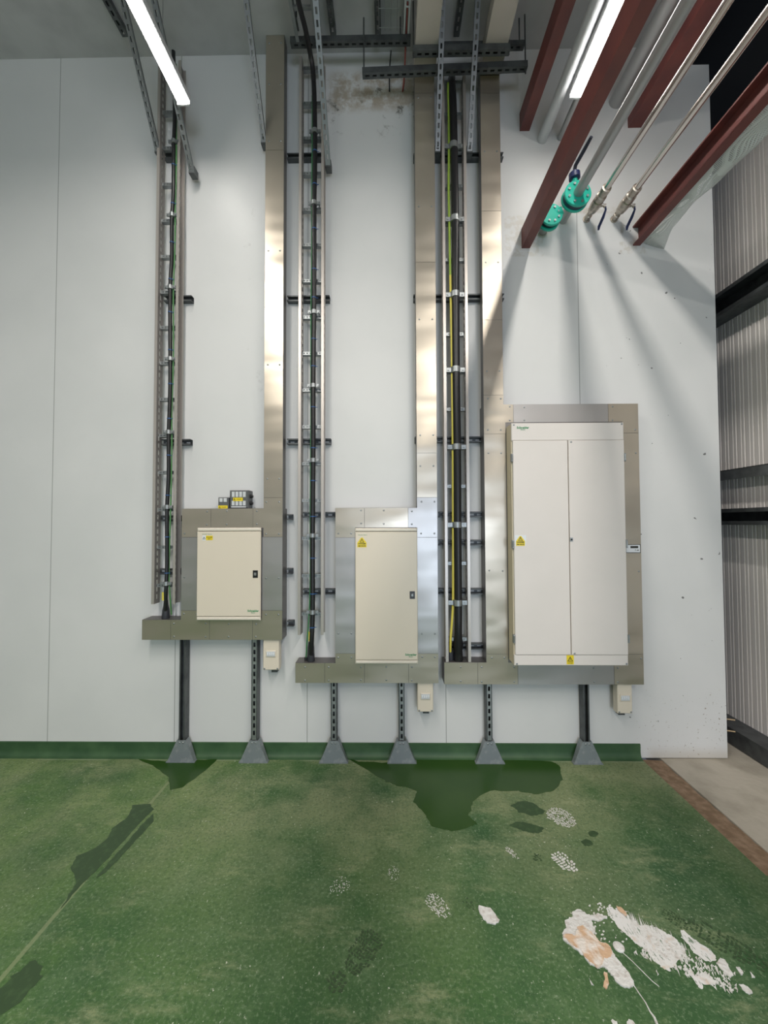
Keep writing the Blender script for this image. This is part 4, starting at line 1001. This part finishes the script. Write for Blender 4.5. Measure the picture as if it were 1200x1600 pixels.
tread(615, 1365, .08, .05, 1.6, M['plaster'], 'faint white speckled print in the centre of the floor', seed=12, dens=.22, rows=22, cols=14)
tread(530, 1385, .10, .08, .9, M['plaster'], 'faint white speckled print left of the floor centre', seed=13, dens=.22, rows=22, cols=16)
for i, (p, l) in enumerate([((825,1263,26,11), 'upper damp blotch right of the largest puddle'), ((824,1293,28,8), 'lower damp blotch right of the largest puddle'), ((927,1303,8,5), 'small round damp spot, upper of the pair'), ((917,1317,9,6), 'small round damp spot, lower of the pair')]):
    cx, cy, a, b = p; r = random.Random(20+i)
    pl = [(cx+a*math.cos(q/14*6.283)*r.uniform(.75,1.1), cy+b*math.sin(q/14*6.283)*r.uniform(.75,1.1)+ .15*a*math.cos(q/14*6.283)) for q in range(14)]
    patch('wet_patch', [pl], M['damp'], .0007, l, 'wet patch', .003, 3, 30+i)
patch('plaster_blob', [zc([(298,553),(330,558),(350,580),(362,598),(350,612),(322,606),(305,585),(295,568)], 2, 600, 1140)], M['plaster'], .004, 'solid white plaster blob in the lower middle of the floor', 'plaster', .003, 3, 8)
# the big spill
ks = lambda l: zc(l, 3.529, 860, 1380)
t = thing('plaster_spill', 'large white and peach plaster spill at the lower right of the floor', 'plaster', (*fl(985,1460), 0))
r = random.Random(5); mb = MB()
A = ks([(65,285),(85,250),(82,205),(125,190),(120,160),(160,148),(190,165),(205,180),(245,185),(265,170),(300,185),(318,190),(270,215),(225,205),(235,240),(250,262),(240,300),(270,330),(320,345),(345,390),(372,425),(420,480),(462,545),(458,572),(420,582),(375,560),(330,505),(300,465),(270,470),(215,450),(180,400),(120,355),(75,320)])
mb.slab(fpoly(A, .003, 5, r), .0002, .005)
mb2 = MB()
B = ks([(308,140),(325,126),(360,150),(362,132),(390,140),(432,180),(448,215),(500,232),(560,235),(620,262),(680,300),(720,330),(745,370),(720,400),(700,440),(660,470),(668,490),(620,470),(590,440),(560,420),(540,380),(500,350),(470,330),(430,290),(400,270),(380,250),(345,200),(318,175)])
mb2.slab(fpoly(B, .003, 5, r), .0002, .0010)
Cc = ks([(715,258),(735,262),(780,300),(830,335),(880,365),(915,410),(905,432),(860,430),(820,405),(790,385),(770,350),(740,320),(722,300)])
mb2.slab(fpoly(Cc, .003, 4, r), .0002, .0010)
D_ = ks([(740,470),(770,480),(800,520),(840,495),(880,510),(915,545),(905,568),(860,560),(830,548),(845,580),(825,582),(800,545),(765,505)])
mb2.slab(fpoly(D_, .003, 4, r), .0002, .0010)
obj('streaky_plaster', mb2, M['streak'], t, label='thin scraped streaks of white plaster')
for E in ([(915,445),(935,415),(965,425),(985,465),(1008,510),(990,522),(960,495),(935,470)], [(1020,465),(1045,470),(1068,500),(1050,508)], [(1040,560),(1075,565),(1115,600),(1100,618),(1070,600)], [(1100,490),(1130,520),(1115,525)], [(215,525),(232,555),(240,570),(222,558)], [(582,478),(598,505),(590,510)]):
    mb.slab(fpoly(ks(E), .002, 3, r), .0002, .003)
# splinters flicked upwards off the band and streaks inside it
for i in range(150):
    q = r.random(); bx, by = 440+q*330, 215+q*165+r.uniform(-15,70)
    L = r.uniform(25,85)*(1 if q < .6 else .75); a = math.radians(r.uniform(104,122)); w = r.uniform(2,6)
    mb.slab([fl(*p) for p in ks([(bx-w,by+8),(bx+w,by+12),(bx+L*math.cos(a),by-L*math.sin(a))])], .0002, r.uniform(.0011,.0018))
for i in range(260):
    q = r.random(); bx, by = 480+q*520+r.uniform(-30,30), 330+q*215+r.uniform(-55,55)
    L = r.uniform(10,36); a = math.radians(r.uniform(-75,-45)); w = r.uniform(1.5,6)
    mb.slab([fl(*p) for p in ks([(bx-w,by+w),(bx+w,by-w),(bx+L*math.cos(a),by-L*math.sin(a))])], .0002, r.uniform(.0011,.0017))
for i in range(60):
    bx, by = r.uniform(190,420), r.uniform(110,330); w = r.uniform(2,8)
    if (bx-310)**2/110**2+(by-250)**2/80**2 < .25 and r.random() < .5: continue
    mb.slab([fl(*p) for p in ks([(bx+w*math.cos(q)*r.uniform(.6,1.3), by+w*.8*math.sin(q)*r.uniform(.6,1.3)) for q in (0,1,2,3,4,5)])], .0002, r.uniform(.0014,.0022))
obj('white_plaster', mb, M['plaster'], t)
mb = MB()
Pp = ks([(70,295),(105,285),(135,300),(150,250),(185,245),(215,270),(250,300),(275,335),(320,345),(345,390),(330,415),(295,420),(290,460),(262,480),(225,445),(195,420),(165,370),(120,350),(90,318)])
mb.slab(fpoly(Pp, .003, 4, r), .004, .0075); mbp = MB(); mbq = MB()
mbp.slab(fpoly(ks([(295,490),(315,500),(322,560),(308,588),(292,575),(300,540)]), .002, 3, r), .0002, .004)
mbq.slab(fpoly(ks([(362,132),(395,142),(425,180),(412,185),(380,160)]), .002, 3, r), .0035, .0055)
obj('peach_plaster', mb, M['peach'], t, label='peach coloured lump on the spill')
obj('peach_plaster', mbp, M['peach'], t, label='small peach smear on the spill')
obj('peach_plaster', mbq, M['peach'], t, label='small peach smear on the spill')
c = fl(*ks([(377,355)])[0]); obj('round_disc', MB().lathe((c[0],c[1],.0002), (0,0,1), [(0,.020),(.004,.020),(.006,.017)], 18), M['plaster'], t, label='round grey disc in the spill')
mb = MB()
pth = [(460,565),(490,610),(525,660),(550,710),(575,745),(592,790)]
P = [fl(*p) for p in ks(pth)]
mb.tube([(x,y,.001) for x,y in P], [.0018,.002,.002,.0025,.004,.005], 6)
P = [fl(*p) for p in ks([(400,385),(450,430),(510,490),(560,540),(600,572)])]; mb.tube([(x,y,.001) for x,y in P], .0014, 6)
obj('drip_trail', mb, M['plaster'], t, label='thin white dribble lines')
patch('plaster_smear', [ks([(335,745),(360,765),(380,790),(340,790)]), ks([(420,760),(440,755),(480,790),(425,790)])], M['plaster'], .002, 'small plaster smear at the bottom edge below the spill', 'plaster', .003, 3, 15)
# ------------------------------------------------------------------ light
def area(name, loc, rot, sx, sy, power, col):
    l = bpy.data.lights.new(name, 'AREA'); l.shape = 'RECTANGLE'; l.size = sx; l.size_y = sy; l.energy = power; l.color = col
    o = bpy.data.objects.new(name, l); C.objects.link(o); o.location = loc; o.rotation_euler = rot; return o
R = math.radians
area('daylight_doorway', (1.6,-5.9,1.1), (R(90),0,0), 3.0, 2.1, 190, (.74,.85,1))          # open loading door behind the viewer, facing the wall
for xx in (lq.x, lp.x+.01):
    for yy in (0.1, -1.6, -3.3): area('rear_fill', (xx, yy, zl), (0,0,0), .08, 1.3, 50, (1,.95,.87))  # unseen fill lights added behind the viewer, in line with the battens
w = bpy.data.worlds.new('World'); bpy.context.scene.world = w; w.use_nodes = True
w.node_tree.nodes['Background'].inputs[0].default_value = (.75,.83,1,1); w.node_tree.nodes['Background'].inputs[1].default_value = .12
vs_ = bpy.context.scene.view_settings
vs_.view_transform = 'Standard'; vs_.look = 'None'; vs_.gamma = 1; vs_.use_curve_mapping = False; vs_.exposure = -0.14
